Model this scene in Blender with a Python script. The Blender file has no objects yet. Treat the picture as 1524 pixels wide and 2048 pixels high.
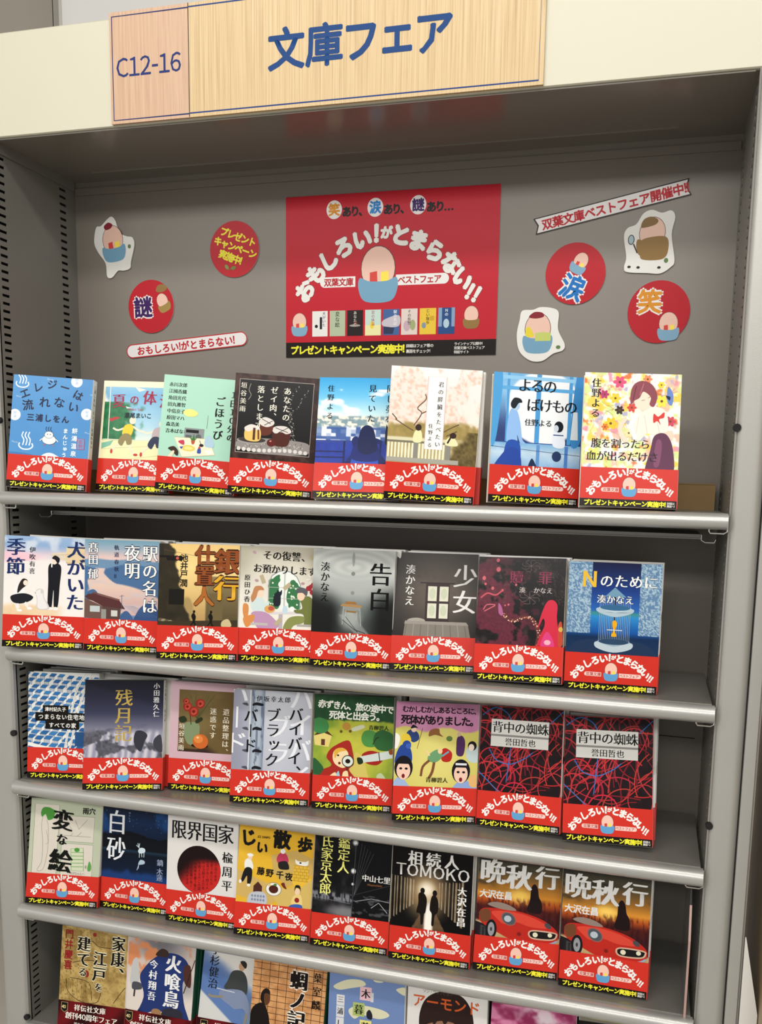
import bpy, math, random
import numpy as np
from mathutils import Vector, Matrix
from mathutils.geometry import tessellate_polygon

C = bpy.context.scene
COL = C.collection
# ------------------------------------------------------------------ camera
cd = bpy.data.cameras.new('camera')
cam = bpy.data.objects.new('camera', cd); COL.objects.link(cam)
cam.location = (0.83984, -0.92779, 1.46080)
cam.rotation_euler = (1.437832, -0.024523, 0.248122)
cd.sensor_fit = 'VERTICAL'; cd.sensor_height = 36.0
cd.lens = 1644.998 / 2048 * 36.0
cd.shift_x = -128.307 / 2048
cd.shift_y = 164.629 / 2048
cd.clip_start = 0.02
C.camera = cam
# ------------------------------------------------------------------ world, lights, exposure
C.view_settings.view_transform = 'Standard'
C.view_settings.look = 'None'
C.view_settings.gamma = 1.0
C.view_settings.use_curve_mapping = False
C.view_settings.exposure = 0.0
wd = bpy.data.worlds.new('world'); C.world = wd; wd.use_nodes = True
wd.node_tree.nodes['Background'].inputs[0].default_value = (1.0, 0.98, 0.95, 1)
wd.node_tree.nodes['Background'].inputs[1].default_value = 0.66
def area(name, loc, size, power, col, target):
    l = bpy.data.lights.new(name, 'AREA'); l.shape = 'RECTANGLE'; l.size, l.size_y = size
    l.energy = power; l.color = col
    o = bpy.data.objects.new(name, l); COL.objects.link(o); o.location = loc
    o.rotation_euler = (Vector(target) - Vector(loc)).to_track_quat('-Z', 'Y').to_euler()
area('ceiling_strip_light', (0.55, -1.25, 2.88), (2.6, 0.16), 22, (1, .975, .935), (0.5, 0, 1.2))
area('ceiling_strip_light', (0.3, -3.3, 2.88), (4.5, 0.5), 82, (1, .98, .945), (0.5, 0, 1.3))
area('ceiling_strip_light', (2.6, -1.9, 2.88), (0.3, 2.0), 12, (1, .98, .945), (0.6, 0, 1.3))

# ------------------------------------------------------------------ materials
def lin(c):
    if isinstance(c, str):
        c = c.lstrip('#')
        if len(c) == 3: c = ''.join(a * 2 for a in c)
        c = [int(c[i:i + 2], 16) / 255 for i in (0, 2, 4)]
    return tuple(((v / 12.92) if v <= .04045 else ((v + .055) / 1.055) ** 2.4) for v in c)
def mat(name, col, rough=.5, metal=0, bump=0, bscale=400, var=0, vscale=8, spec=.5, coat=0, trans=0, emit=0):
    m = bpy.data.materials.new(name); m.use_nodes = True
    nt = m.node_tree; b = nt.nodes['Principled BSDF']
    rgb = lin(col)
    b.inputs['Base Color'].default_value = (*rgb, 1)
    b.inputs['Roughness'].default_value = rough
    b.inputs['Metallic'].default_value = metal
    b.inputs['Specular IOR Level'].default_value = spec
    b.inputs['Coat Weight'].default_value = coat
    if trans: b.inputs['Transmission Weight'].default_value = trans
    tc = nt.nodes.new('ShaderNodeTexCoord')
    n = nt.nodes.new('ShaderNodeTexNoise'); n.inputs['Scale'].default_value = vscale; n.inputs['Detail'].default_value = 4
    nt.links.new(tc.outputs['Object'], n.inputs['Vector'])
    r = nt.nodes.new('ShaderNodeMix'); r.data_type = 'RGBA'
    v = max(var, .015)
    r.inputs['A'].default_value = (*[x * (1 - v) for x in rgb], 1); r.inputs['B'].default_value = (*[min(1, x * (1 + v)) for x in rgb], 1)
    nt.links.new(n.outputs['Fac'], r.inputs['Factor']); nt.links.new(r.outputs['Result'], b.inputs['Base Color'])
    if bump:
        n2 = nt.nodes.new('ShaderNodeTexNoise'); n2.inputs['Scale'].default_value = bscale; n2.inputs['Detail'].default_value = 2
        nt.links.new(tc.outputs['Object'], n2.inputs['Vector'])
        bp = nt.nodes.new('ShaderNodeBump'); bp.inputs['Strength'].default_value = bump; bp.inputs['Distance'].default_value = .0004
        nt.links.new(n2.outputs['Fac'], bp.inputs['Height']); nt.links.new(bp.outputs['Normal'], b.inputs['Normal'])
    return m
def print_mat(name, rough, coat):
    m = bpy.data.materials.new(name); m.use_nodes = True
    nt = m.node_tree; b = nt.nodes['Principled BSDF']
    a = nt.nodes.new('ShaderNodeVertexColor'); a.layer_name = 'ink'
    nt.links.new(a.outputs['Color'], b.inputs['Base Color'])
    b.inputs['Roughness'].default_value = rough; b.inputs['Coat Weight'].default_value = coat
    b.inputs['Coat Roughness'].default_value = .15
    b.inputs['Specular IOR Level'].default_value = .13
    return m
def wood_mat(name, c1, c2, c3, sx, sz):
    m = bpy.data.materials.new(name); m.use_nodes = True
    nt = m.node_tree; b = nt.nodes['Principled BSDF']
    tc = nt.nodes.new('ShaderNodeTexCoord'); mp = nt.nodes.new('ShaderNodeMapping')
    mp.inputs['Scale'].default_value = (sx, 30, sz)
    nt.links.new(tc.outputs['Object'], mp.inputs['Vector'])
    n = nt.nodes.new('ShaderNodeTexNoise'); n.inputs['Scale'].default_value = 1; n.inputs['Detail'].default_value = 5; n.inputs['Roughness'].default_value = .65
    nt.links.new(mp.outputs['Vector'], n.inputs['Vector'])
    r = nt.nodes.new('ShaderNodeValToRGB')
    e = r.color_ramp.elements; e[0].position = .32; e[0].color = (*lin(c1), 1); e[1].position = .68; e[1].color = (*lin(c3), 1)
    k = e.new(.5); k.color = (*lin(c2), 1)
    nt.links.new(n.outputs['Fac'], r.inputs['Fac']); nt.links.new(r.outputs['Color'], b.inputs['Base Color'])
    b.inputs['Roughness'].default_value = .38
    return m
M = dict(
    rail=mat('silver_grey_paint', '#b2b1ad', .32, .5, .25, 900, .03, 12),
    deck=mat('grey_shelf_paint', '#827f79', .3, .35, .05, 700, .04, 6),
    back=mat('warm_grey_panel_paint', '#787168', .42, 0, .04, 500, .04, 4),
    side=mat('side_panel_paint', '#78766f', .4, .1, .04, 500, .05, 5),
    under=mat('canopy_underside_paint', '#807b72', .2, .15, .0, 500, .04, 4),
    post=mat('post_silver_paint', '#a8a6a0', .38, .25, .2, 900, .05, 7),
    cream=mat('cream_header_enamel', '#c6c2ae', .38, 0, .0, 500, .02, 4),
    black=mat('dark_gap', '#0b0b0b', .8),
    steel=mat('bright_steel_wire', '#d8d6d0', .2, .9),
    page=mat('cream_page_edges', '#d9cfba', .8, 0, .3, 1500, .08, 300),
    paper=mat('white_cover_paper', '#e6e4df', .45, 0, 0, 1, .02, 30, coat=.2),
    red=mat('red_band_paper', '#c93427', .35, 0, 0, 1, .03, 30, coat=.25),
    board=mat('white_card_edge', '#dcdad4', .6),
    card=mat('brown_cardboard', '#8f744c', .8, 0, .2, 900, .08, 60),
    maroon=mat('maroon_band_paper', '#6b1018', .35, coat=.2),
    green=mat('dark_green_spine_paper', '#0f4a38', .4),
    grey=mat('grey_wall_paint', '#a19a8f', .7), white=mat('white_wall_panel', '#dedcda', .5),
    floor=mat('grey_vinyl_floor', '#b9b4aa', .4, 0, .1, 60, .12, 3),
    ceil=mat('white_ceiling', '#d5d3cd', .9), tan=wood_mat('tan_wood_side', '#8d7750', '#9a845c', '#a58f66', 60, 3),
    pr=print_mat('glossy_cover_print', .24, 0), prm=print_mat('satin_card_print', .5, .05),
    s1=wood_mat('pinkish_wood_grain_sheet', '#b48f72', '#c09c7e', '#c9a88c', 420, 10),
    s2=wood_mat('light_wood_grain_sheet', '#ae8d60', '#c4a878', '#cfb88e', 560, 7),
    brown=mat('brown_spine_paper', '#3a211c', .4), navy=mat('navy_mark', '#16263f', .5), dred=mat('dark_red_mark', '#4a1017', .5),
)
ac = mat('clear_acrylic', '#e8ecea', .06, trans=.95); M['acryl'] = ac
ac.node_tree.nodes['Principled BSDF'].inputs['IOR'].default_value = 1.3
M['pink'] = mat('pinkish_acrylic_edge', '#b08f86', .4)

# ------------------------------------------------------------------ objects
def link(name, me, parent=None, mt=None, loc=None, rot=None):
    o = bpy.data.objects.new(name, me); COL.objects.link(o)
    if parent: o.parent = parent
    if mt is not None and len(me.materials) == 0: me.materials.append(mt)
    if loc: o.location = loc
    if rot: o.rotation_euler = rot
    return o
def tag(o, label=None, cat=None, group=None, kind=None):
    for k, v in (('label', label), ('category', cat), ('group', group), ('kind', kind)):
        if v: o[k] = v
    return o
def empty(name, loc=(0, 0, 0), rot=(0, 0, 0)):
    return link(name, None, None, None, loc, rot)
class G:
    def __init__(s): s.v = []; s.f = []
    def add(s, vs, fs):
        n = len(s.v); s.v += [tuple(a) for a in vs]; s.f += [tuple(i + n for i in f) for f in fs]; return s
    def box(s, a, b):
        x0, y0, z0 = a; x1, y1, z1 = b
        return s.add([(x, y, z) for x in (x0, x1) for y in (y0, y1) for z in (z0, z1)],
                     [(0, 1, 3, 2), (4, 6, 7, 5), (0, 4, 5, 1), (2, 3, 7, 6), (0, 2, 6, 4), (1, 5, 7, 3)])
    def prism(s, prof, fn, a, b):   # closed profile (u,v); fn(u,v,t)
        n = len(prof)
        s.add([fn(u, v, a) for u, v in prof] + [fn(u, v, b) for u, v in prof],
              [(i, (i + 1) % n, n + (i + 1) % n, n + i) for i in range(n)])
        tr = tessellate_polygon([[Vector((u, v, 0)) for u, v in prof]])
        k = len(s.v) - 2 * n
        s.f += [tuple(k + i for i in t) for t in tr] + [tuple(k + n + i for i in reversed(t)) for t in tr]
        return s
    def tube(s, pts, r, n=8):
        pts = [Vector(p) for p in pts]; rings = []
        for i, p in enumerate(pts):
            d = (pts[min(i + 1, len(pts) - 1)] - pts[max(i - 1, 0)]).normalized()
            a = d.orthogonal().normalized(); b = d.cross(a)
            if rings:
                a = (prev - d * prev.dot(d)).normalized(); b = d.cross(a)
            prev = a
            rings.append([p + (a * math.cos(t) + b * math.sin(t)) * r for t in [2 * math.pi * k / n for k in range(n)]])
        vs = [q for ring in rings for q in ring]
        fs = [(i * n + k, i * n + (k + 1) % n, (i + 1) * n + (k + 1) % n, (i + 1) * n + k) for i in range(len(pts) - 1) for k in range(n)]
        fs += [tuple(range(n)), tuple(range((len(pts) - 1) * n, len(pts) * n))]
        return s.add(vs, fs)
    def mesh(s, name, smooth=False):
        me = bpy.data.meshes.new(name); me.from_pydata(s.v, [], s.f); me.update()
        import bmesh
        bm = bmesh.new(); bm.from_mesh(me); bmesh.ops.recalc_face_normals(bm, faces=bm.faces); bm.to_mesh(me); bm.free()
        if smooth:
            me.shade_smooth()
            me.set_sharp_from_angle(angle=math.radians(35)) if hasattr(me, 'set_sharp_from_angle') else None
        return me
    def obj(s, name, mt, parent=None, smooth=False, **k): return link(name, s.mesh(name, smooth), parent, mt, **k)
def arc(cx, cy, r, a0, a1, n):
    return [(cx + r * math.cos(math.radians(a0 + (a1 - a0) * i / n)), cy + r * math.sin(math.radians(a0 + (a1 - a0) * i / n))) for i in range(n + 1)]

# ------------------------------------------------------------------ flat print (vector ink on real surfaces)
GC = {}
_c = bpy.data.curves.new('glyph', 'FONT'); _c.size = 1; _c.fill_mode = 'FRONT'; _c.resolution_u = 2
_o = bpy.data.objects.new('glyph', _c); COL.objects.link(_o)
def glyph(ch, off=0):
    k = (ch, off)
    if k not in GC:
        fw = '!' <= ch <= '~'
        _c.body = chr(ord(ch) + 0xFEE0) if fw else ch; _c.offset = off
        _o.data.update_tag(); bpy.context.view_layer.update()
        e = _o.evaluated_get(bpy.context.evaluated_depsgraph_get()); m = e.to_mesh()
        v = np.array([x.co[:2] for x in m.vertices]).reshape(-1, 2); t = np.array([p.vertices[:] for p in m.polygons], int).reshape(-1, 3)
        e.to_mesh_clear()
        cj = ord(ch) > 0x2000; w = 1.0
        if not cj: v = v - np.array([v[:, 0].min() - .045, 0]); w = float(v[:, 0].max()) + .045
        GC[k] = (v - (np.array([.5, .37]) if cj else np.array([w / 2, .35])), t, w)
    return GC[k]
class Print:
    """Flat ink: coordinates in millimetres, x right, y down from the top left corner."""
    STEP = .012
    def __init__(s): s.V = []; s.T = []; s.K = []; s.n = 0; s.z = 0
    def _add(s, v, t, col, keep=False):
        if len(v) == 0 or len(t) == 0: return
        s.z += 0 if keep == 2 else .0025 if keep else s.STEP
        v = np.asarray(v, float); a = np.empty((len(v), 3)); a[:, :2] = v; a[:, 2] = s.z
        c = np.asarray(lin(col)) if isinstance(col, (str, tuple)) and not isinstance(col, np.ndarray) else col
        s.V.append(a); s.T.append(np.asarray(t, int) + s.n); s.K.append(np.broadcast_to(c, (len(v), 3))); s.n += len(v)
    def rect(s, x, y, w, h, col, keep=False): s._add([(x, y), (x + w, y), (x + w, y + h), (x, y + h)], [(0, 1, 2), (0, 2, 3)], col, keep)
    def poly(s, p, col, keep=False):
        t = tessellate_polygon([[Vector((a, b, 0)) for a, b in p]]); s._add(p, t, col, keep)
    def blob(s, p, col, keep=False, sub=5): s.poly(smooth(p, sub, True), col, keep)
    def ell(s, cx, cy, rx, ry, col, n=20, rot=0, keep=False):
        c, d = math.cos(rot), math.sin(rot); p = []
        for i in range(n):
            a = 2 * math.pi * i / n; u, v = rx * math.cos(a), ry * math.sin(a); p.append((cx + u * c - v * d, cy + u * d + v * c))
        s._add(p, [(0, i, i + 1) for i in range(1, n - 1)], col, keep)
    def line(s, p, w, col, closed=False, sm=0, keep=False):
        if sm: p = smooth(p, sm, closed)
        if closed: p = list(p) + [p[0]]
        V = []; T = []
        for i in range(len(p)):
            a = p[max(i - 1, 0)] if not (closed and i == 0) else p[-2]; b = p[min(i + 1, len(p) - 1)] if not (closed and i == len(p) - 1) else p[1]
            dx, dy = b[0] - a[0], b[1] - a[1]; l = math.hypot(dx, dy) or 1
            V += [(p[i][0] - dy / l * w / 2, p[i][1] + dx / l * w / 2), (p[i][0] + dy / l * w / 2, p[i][1] - dx / l * w / 2)]
            if i: k = 2 * i; T += [(k - 2, k - 1, k + 1), (k - 2, k + 1, k)]
        s._add(V, T, col, keep)
    def frame(s, x, y, w, h, t, col): s.line([(x, y), (x + w, y), (x + w, y + h), (x, y + h)], t, col, True)
    def ch(s, c, x, y, size, col, rot=0, bold=0, sx=1, sy=1, style='g', keep=False):
        v, t, w = glyph(c, -.006 if style == 'm' else 0)
        if style == 'm':
            e = .026 + bold * 1.1; k = max(2, int(math.ceil(e / .016))); sh = [(-e + 2 * e * i / (k - 1), .35 * bold * (-1) ** i) for i in range(k)]
        elif bold: sh = [(bold * math.cos(a), bold * math.sin(a)) for a in [math.pi * (k + .5) / 3 for k in range(6)]] + [(0, 0)]
        else: sh = [(0, 0)]
        r = math.radians(rot); cr, sr = math.cos(r), math.sin(r)
        if not keep: s.z += s.STEP
        for dx, dy in sh:
            u = (v[:, 0] + dx) * size * sx; q = -(v[:, 1] + dy) * size * sy
            s._add(np.stack([x + u * cr - q * sr, y + u * sr + q * cr], 1), t, col, True)
    def text(s, st, x, y, size, col, vert=False, pitch=1.0, bold=0, style='g', rot=0, sx=1, sy=1, out=None):
        """horizontal: (x, y) is the left end, middle height; vertical: (x, y) the column's middle, its top"""
        for pas in ([('o',)] if out else []) + [('f',)]:
            s.z += s.STEP
            cc, bb = (out[1], bold + out[0]) if pas[0] == 'o' else (col, bold)
            st_ = 'g' if pas[0] == 'o' else style
            p = 0; r = math.radians(rot)
            for c in st:
                if vert:
                    if c == ' ': p += size * pitch * .5; continue
                    q = p + size * pitch / 2; ex = ey = 0; cr = rot
                    if c in 'ー-': cr += 90
                    if c in '、。': ex, ey = size * .6, -size * .6
                    if c in 'っゃゅょッャュョ': ex, ey = size * .12, -size * .1
                    s.ch(c, x - q * math.sin(r) + ex, y + q * math.cos(r) + ey, size, cc, cr, bb, sx, sy, st_, True)
                    p += size * pitch
                else:
                    if c == ' ': p += size * pitch * .4; continue
                    w = glyph(c)[2] * size * sx * pitch; q = p + w / 2
                    s.ch(c, x + q * math.cos(r), y + q * math.sin(r), size, cc, rot, bb, sx, sy, st_, True)
                    p += w
        return p
    def arctext(s, items, col, size, bold=.05, out=None):   # items: (char, x, y, rot[, scale])
        for pas in (0, 1):
            if pas == 0 and not out: continue
            s.z += s.STEP
            for it in items:
                k = it[4] if len(it) > 4 else 1
                s.ch(it[0], it[1], it[2], size * k, out[1] if pas == 0 else col, it[3], bold + (out[0] if pas == 0 else 0), keep=True)
    def ras(s, fn, w, h, nx, ny, x0=0, y0=0):   # a grid whose corners carry ink colours
        X, Y = np.meshgrid(np.linspace(0, w, nx + 1) + x0, np.linspace(0, h, ny + 1) + y0)
        c = fn(X, Y); c = np.clip(c, 0, 1).reshape(-1, 3)
        c = np.where(c <= .04045, c / 12.92, ((c + .055) / 1.055) ** 2.4)
        i = np.arange(ny * (nx + 1)).reshape(ny, nx + 1)[:, :-1].ravel()
        t = np.concatenate([np.stack([i, i + 1, i + nx + 2], 1), np.stack([i, i + nx + 2, i + nx + 1], 1)])
        s._add(np.stack([X.ravel(), Y.ravel()], 1), t, c)
    def mesh(s, name, H):      # H = height in mm: y flips to +z; ink faces -Y of the parent
        V = np.concatenate(s.V); T = np.concatenate(s.T); K = np.concatenate(s.K)
        if V[:, 2].max() > .4: V[:, 2] *= .4 / V[:, 2].max()
        P = np.stack([V[:, 0] / 1000, -V[:, 2] / 1000, (H - V[:, 1]) / 1000], 1)
        a, b, c = P[T[:, 0]], P[T[:, 1]], P[T[:, 2]]
        nrm = (b[:, 2] - a[:, 2]) * (c[:, 0] - a[:, 0]) - (b[:, 0] - a[:, 0]) * (c[:, 2] - a[:, 2])
        fl = nrm > 0; T = T.copy(); T[fl] = T[fl][:, ::-1]
        me = bpy.data.meshes.new(name)
        me.vertices.add(len(P)); me.vertices.foreach_set('co', P.ravel().astype(np.float32))
        me.loops.add(len(T) * 3); me.loops.foreach_set('vertex_index', T.ravel().astype(np.int32))
        me.polygons.add(len(T)); me.polygons.foreach_set('loop_start', np.arange(0, len(T) * 3, 3, dtype=np.int32))
        me.update(calc_edges=True)
        ca = me.color_attributes.new('ink', 'FLOAT_COLOR', 'POINT')
        ca.data.foreach_set('color', np.concatenate([K, np.ones((len(K), 1))], 1).ravel().astype(np.float32))
        return me
def smooth(p, sub=5, closed=True):
    n = len(p); out = []
    for i in range(n if closed else n - 1):
        if closed: a, b, c, d = p[i - 1], p[i], p[(i + 1) % n], p[(i + 2) % n]
        else: a, b, c, d = p[max(i - 1, 0)], p[i], p[i + 1], p[min(i + 2, n - 1)]
        for k in range(sub):
            t = k / sub
            out.append(tuple(.5 * (2 * b[j] + (c[j] - a[j]) * t + (2 * a[j] - 5 * b[j] + 4 * c[j] - d[j]) * t * t + (3 * b[j] - a[j] - 3 * c[j] + d[j]) * t ** 3) for j in (0, 1)))
    if not closed: out.append(p[-1])
    return out
# raster helpers (arrays in 0..1 sRGB)
def h(c):
    c = c.lstrip('#'); c = ''.join(a * 2 for a in c) if len(c) == 3 else c
    return np.array([int(c[i:i + 2], 16) / 255 for i in (0, 2, 4)])
def mix(a, b, t):
    return a * (1 - t[..., None]) + b * t[..., None]
def flat(X, c): return np.broadcast_to(h(c), X.shape + (3,)).copy()
def sm(x, a, b):
    t = np.clip((x - a) / (b - a), 0, 1); return t * t * (3 - 2 * t)
def grad(Y, stops):
    ys = [a for a, _ in stops]; cs = np.array([h(c) for _, c in stops])
    return np.stack([np.interp(Y, ys, cs[:, i]) for i in range(3)], -1)
def fbm(X, Y, sc, seed=0, oct=4, sx=1, sy=1):
    r = np.zeros_like(X); amp = .5; f = 1 / sc
    for o in range(oct):
        g = np.random.RandomState(seed * 17 + o).rand(64, 64)
        u, v = X * f * sx + 100, Y * f * sy + 100; i, j = np.floor(u).astype(int), np.floor(v).astype(int)
        a, b = u - i, v - j; a = a * a * (3 - 2 * a); b = b * b * (3 - 2 * b)
        q = lambda m, n: g[n % 64, m % 64]
        r += amp * ((q(i, j) * (1 - a) + q(i + 1, j) * a) * (1 - b) + (q(i, j + 1) * (1 - a) + q(i + 1, j + 1) * a) * b)
        amp *= .5; f *= 2
    return r / (1 - .5 ** oct)
def el(X, Y, cx, cy, rx, ry, soft=.3, rot=0):
    c, d = math.cos(rot), math.sin(rot); u = (X - cx) * c + (Y - cy) * d; v = -(X - cx) * d + (Y - cy) * c
    return 1 - sm(np.sqrt((u / rx) ** 2 + (v / ry) ** 2), 1 - soft, 1 + soft)
# ------------------------------------------------------------------ printed designs
def stand_in(P, x, y, s, low='#5f9cc9', pink='#eebfae', rot=0, extras=True):
    """plain rounded two-tone shape"""
    P.ell(x, y, 7.2 * s, 8.6 * s, '#4a3a3a', 22, rot); P.ell(x, y, 6.9 * s, 8.3 * s, pink, 22, rot)
    q = math.cos(rot), math.sin(rot); f = lambda a, b: (x + (a * q[0] - b * q[1]) * s, y + (a * q[1] + b * q[0]) * s)
    if extras:
        for a, c in ((-3.4, '#c8443c'), (1.2, '#f0d552')): P.poly([f(a, 1.5), f(a + 3, 1), f(a + 3.2, 5), f(a, 5)], c)
    P.blob([f(-7.6, 3.5), f(-3.5, 4.8), f(3.5, 4.8), f(7.6, 3.5), f(8, 8), f(5, 12.5), f(-5, 12.5), f(-8, 8)], low)
ARC = [('お', 11.5, 25.5, -52), ('も', 17.6, 18.2, -38), ('し', 25.5, 12.4, -28), ('ろ', 34.3, 8.2, -22), ('い', 43.8, 5.6, -12), ('!', 50.6, 4.4, 0), ('が', 55, 3.9, 4, .55),
       ('と', 62.2, 5.0, 8), ('ま', 70.6, 7.2, 17), ('ら', 78.6, 10.6, 26), ('な', 85.6, 14.9, 36), ('い', 91.2, 20.2, 46), ('!', 95.6, 25.2, 32, .9), ('!', 98, 26.6, 32, .9)]
def band_print():
    P = Print(); P.rect(0, 0, 104.4, 43, '#cb3226'); P.rect(0, 34.3, 104.4, 8.7, '#17120f')
    P.arctext(ARC, '#eceae5', 10.3, .055)
    P.rect(25, 21.8, 17, 4.8, '#f0c9bf'); P.ell(25, 24.2, 2.4, 2.4, '#f0c9bf', 12); P.rect(62, 21.8, 22.5, 4.8, '#f0c9bf'); P.ell(84.5, 24.2, 2.4, 2.4, '#f0c9bf', 12)
    P.text('双葉文庫', 24.6, 24.2, 4.3, '#a8221f', bold=.015); P.text('ベストフェア', 62.3, 24.2, 3.9, '#a8221f', bold=.015, pitch=.93)
    stand_in(P, 52.8, 18.4, 1.0)
    P.text('プレゼントキャンペーン実施中!', 4.6, 38.7, 6.5, '#f3ea3a', bold=.045, pitch=.955)
    P.text('詳細は', 94, 37.2, 2.9, '#d8d5cf', bold=.02, pitch=.95); P.text('裏面へ!', 94, 40.2, 2.9, '#d8d5cf', bold=.02, pitch=.9)
    return P.mesh('band_print', 43)
def maroon_print():
    P = Print()
    def f(X, Y):
        c = mix(flat(X, '#6a1016'), flat(X, '#2a0608'), sm(np.abs(((X + Y * .8) % 60) - 30), 4, 26)); return c
    P.ras(f, 104.4, 43, 26, 10)
    P.poly([(5, 2.5), (15, 2.5), (15, 13), (10, 16.5), (5, 13)], '#151210'); P.line([(5, 2.5), (15, 2.5), (15, 13), (10, 16.5), (5, 13)], .5, '#d6c48a', True)
    P.text('40', 5.8, 9, 6, '#e6d49a', bold=.02, pitch=.8)
    P.text('祥伝社文庫', 25, 8, 9.6, '#efe9df', style='m', bold=.01, pitch=1.05)
    P.text('創刊40周年フェア', 12, 20, 10.2, '#efe9df', style='m', bold=.01, pitch=.97); P.text('選りすぐりの名作', 26, 31, 5.5, '#d9cfc5', style='m')
    return P.mesh('maroon_band_print', 43)
def onsen(P, x, y, s, c='#e8f1f6'):
    P.line([(x - 8 * s, y + 5 * s), (x - 8.5 * s, y + 9 * s), (x - 4 * s, y + 12.5 * s), (x + 4 * s, y + 12.5 * s), (x + 8.5 * s, y + 9 * s), (x + 7.5 * s, y + 5 * s)], 1.6 * s, c, sm=4)
    for d in (-4, 0, 4): P.line([(x + d * s, y - 9 * s), (x + (d - 1.6) * s, y - 4 * s), (x + (d + 1.2) * s, y + 1 * s), (x + d * s, y + 8 * s)], 1.4 * s, c, sm=4)
def c_B1(P):
    P.ras(lambda X, Y: mix(flat(X, '#5c9bd0'), flat(X, '#4583bf'), fbm(X, Y, 60, 1)), 104.5, 148, 20, 28)
    onsen(P, 12, 4, .95); onsen(P, 22, 84, 1.05)
    for x, y in ((83, 4), (5, 53), (99, 46)):
        P.ell(x, y, 7.5, 7.5, '#e9eff0', 24); P.text('餅湯', x, y - 5, 4.6, '#7fa9cf', vert=True)
    for x, y in ((44, 3), (5, 28), (102, 20), (98, 70), (3, 88)): P.text('Mochi', x, y, 3, '#bcd8ea', rot=10)
    for c, x, y, r in zip('エレジーは', (16, 33, 51, 68, 86), (24, 15, 10, 13, 22), (-25, -12, 0, 12, 25)): P.ch(c, x, y, 13.5, '#101c3c', r, .025)
    for c, x, y, r in zip('流れない', (21, 43, 62, 81), (39, 34, 33, 38), (-10, 0, 5, 15)): P.ch(c, x, y, 15, '#101c3c', r, .02)
    P.text('三浦しをん', 20, 55, 10.2, '#101c3c', bold=.03, pitch=1.12)
    P.text('餅湯温泉', 85, 64, 7.6, '#f0f4f5', vert=True, bold=.02, pitch=1.32); P.text('まんじゅう', 73, 66, 6.6, '#f0f4f5', vert=True, bold=.03, pitch=1.2)
    P.rect(89, 79, 9.5, 14, '#6f94c4'); P.frame(89, 79, 9.5, 14, .8, '#b8303c'); P.text('名物', 93.7, 80, 6, '#b8303c', vert=True)
    P.ell(52, 83, 9.6, 6.4, '#2a4a6c', 20); P.ell(52, 83, 9, 5.9, '#f3ece6', 20); P.ell(51.5, 76.5, 6, 4.9, '#2a4a6c', 18); P.ell(51.5, 76.5, 5.5, 4.4, '#f3ece6', 18); P.ell(49.6, 76, .7, .8, '#20304a', 6); P.ell(53.4, 76, .7, .8, '#20304a', 6); P.line([(47, 89), (45, 91)], 1, '#c46a50'); P.line([(57, 89), (59, 91)], 1, '#c46a50'); P.line([(43, 82), (40, 85)], 1, '#f3ece6'); P.line([(61, 82), (64, 85)], 1, '#f3ece6')
    for d in (-3, 0, 3): P.line([(51 + d, 66), (50 + d, 69), (52 + d, 72)], .7, '#20304a', sm=3)
    P.ell(54, 118, 16, 18, '#e6eef2', 24); P.ell(3, 105, 30, 3, '#3f79b4', 16)
def boykid(P, x, y, sh, pants, s=1, face='#e9dcc4'):
    P.ell(x + 4 * s, y, 5 * s, 5 * s, face, 18)
    P.line([(x - 4 * s, y + 9 * s), (x - 17 * s, y + 14 * s), (x - 25 * s, y + 11 * s)], 2.6 * s, face, sm=3)
    P.line([(x + 5 * s, y + 8 * s), (x + 15 * s, y + 14 * s), (x + 22 * s, y + 15 * s)], 2.6 * s, face, sm=3)
    P.line([(x - 8 * s, y + 30 * s), (x - 20 * s, y + 37 * s), (x - 25 * s, y + 44 * s)], 3 * s, face, sm=3); P.line([(x + 1 * s, y + 30 * s), (x + 6 * s, y + 44 * s), (x + 12 * s, y + 47 * s)], 3 * s, face, sm=3)
    P.ell(x - 25 * s, y + 44 * s, 1.9 * s, 3.4 * s, '#c23a30', 12); P.ell(x + 12 * s, y + 48 * s, 3.4 * s, 1.9 * s, '#c23a30', 12)
    P.blob([(x + 1 * s, y + 5 * s), (x + 6 * s, y + 10 * s), (x + 2 * s, y + 22 * s), (x - 10 * s, y + 21 * s), (x - 8 * s, y + 8 * s)], sh)
    P.blob([(x - 9 * s, y + 19 * s), (x + 2 * s, y + 20 * s), (x + 5 * s, y + 32 * s), (x - 2 * s, y + 34 * s), (x - 5 * s, y + 28 * s), (x - 10 * s, y + 36 * s), (x - 16 * s, y + 30 * s)], pants)
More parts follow.
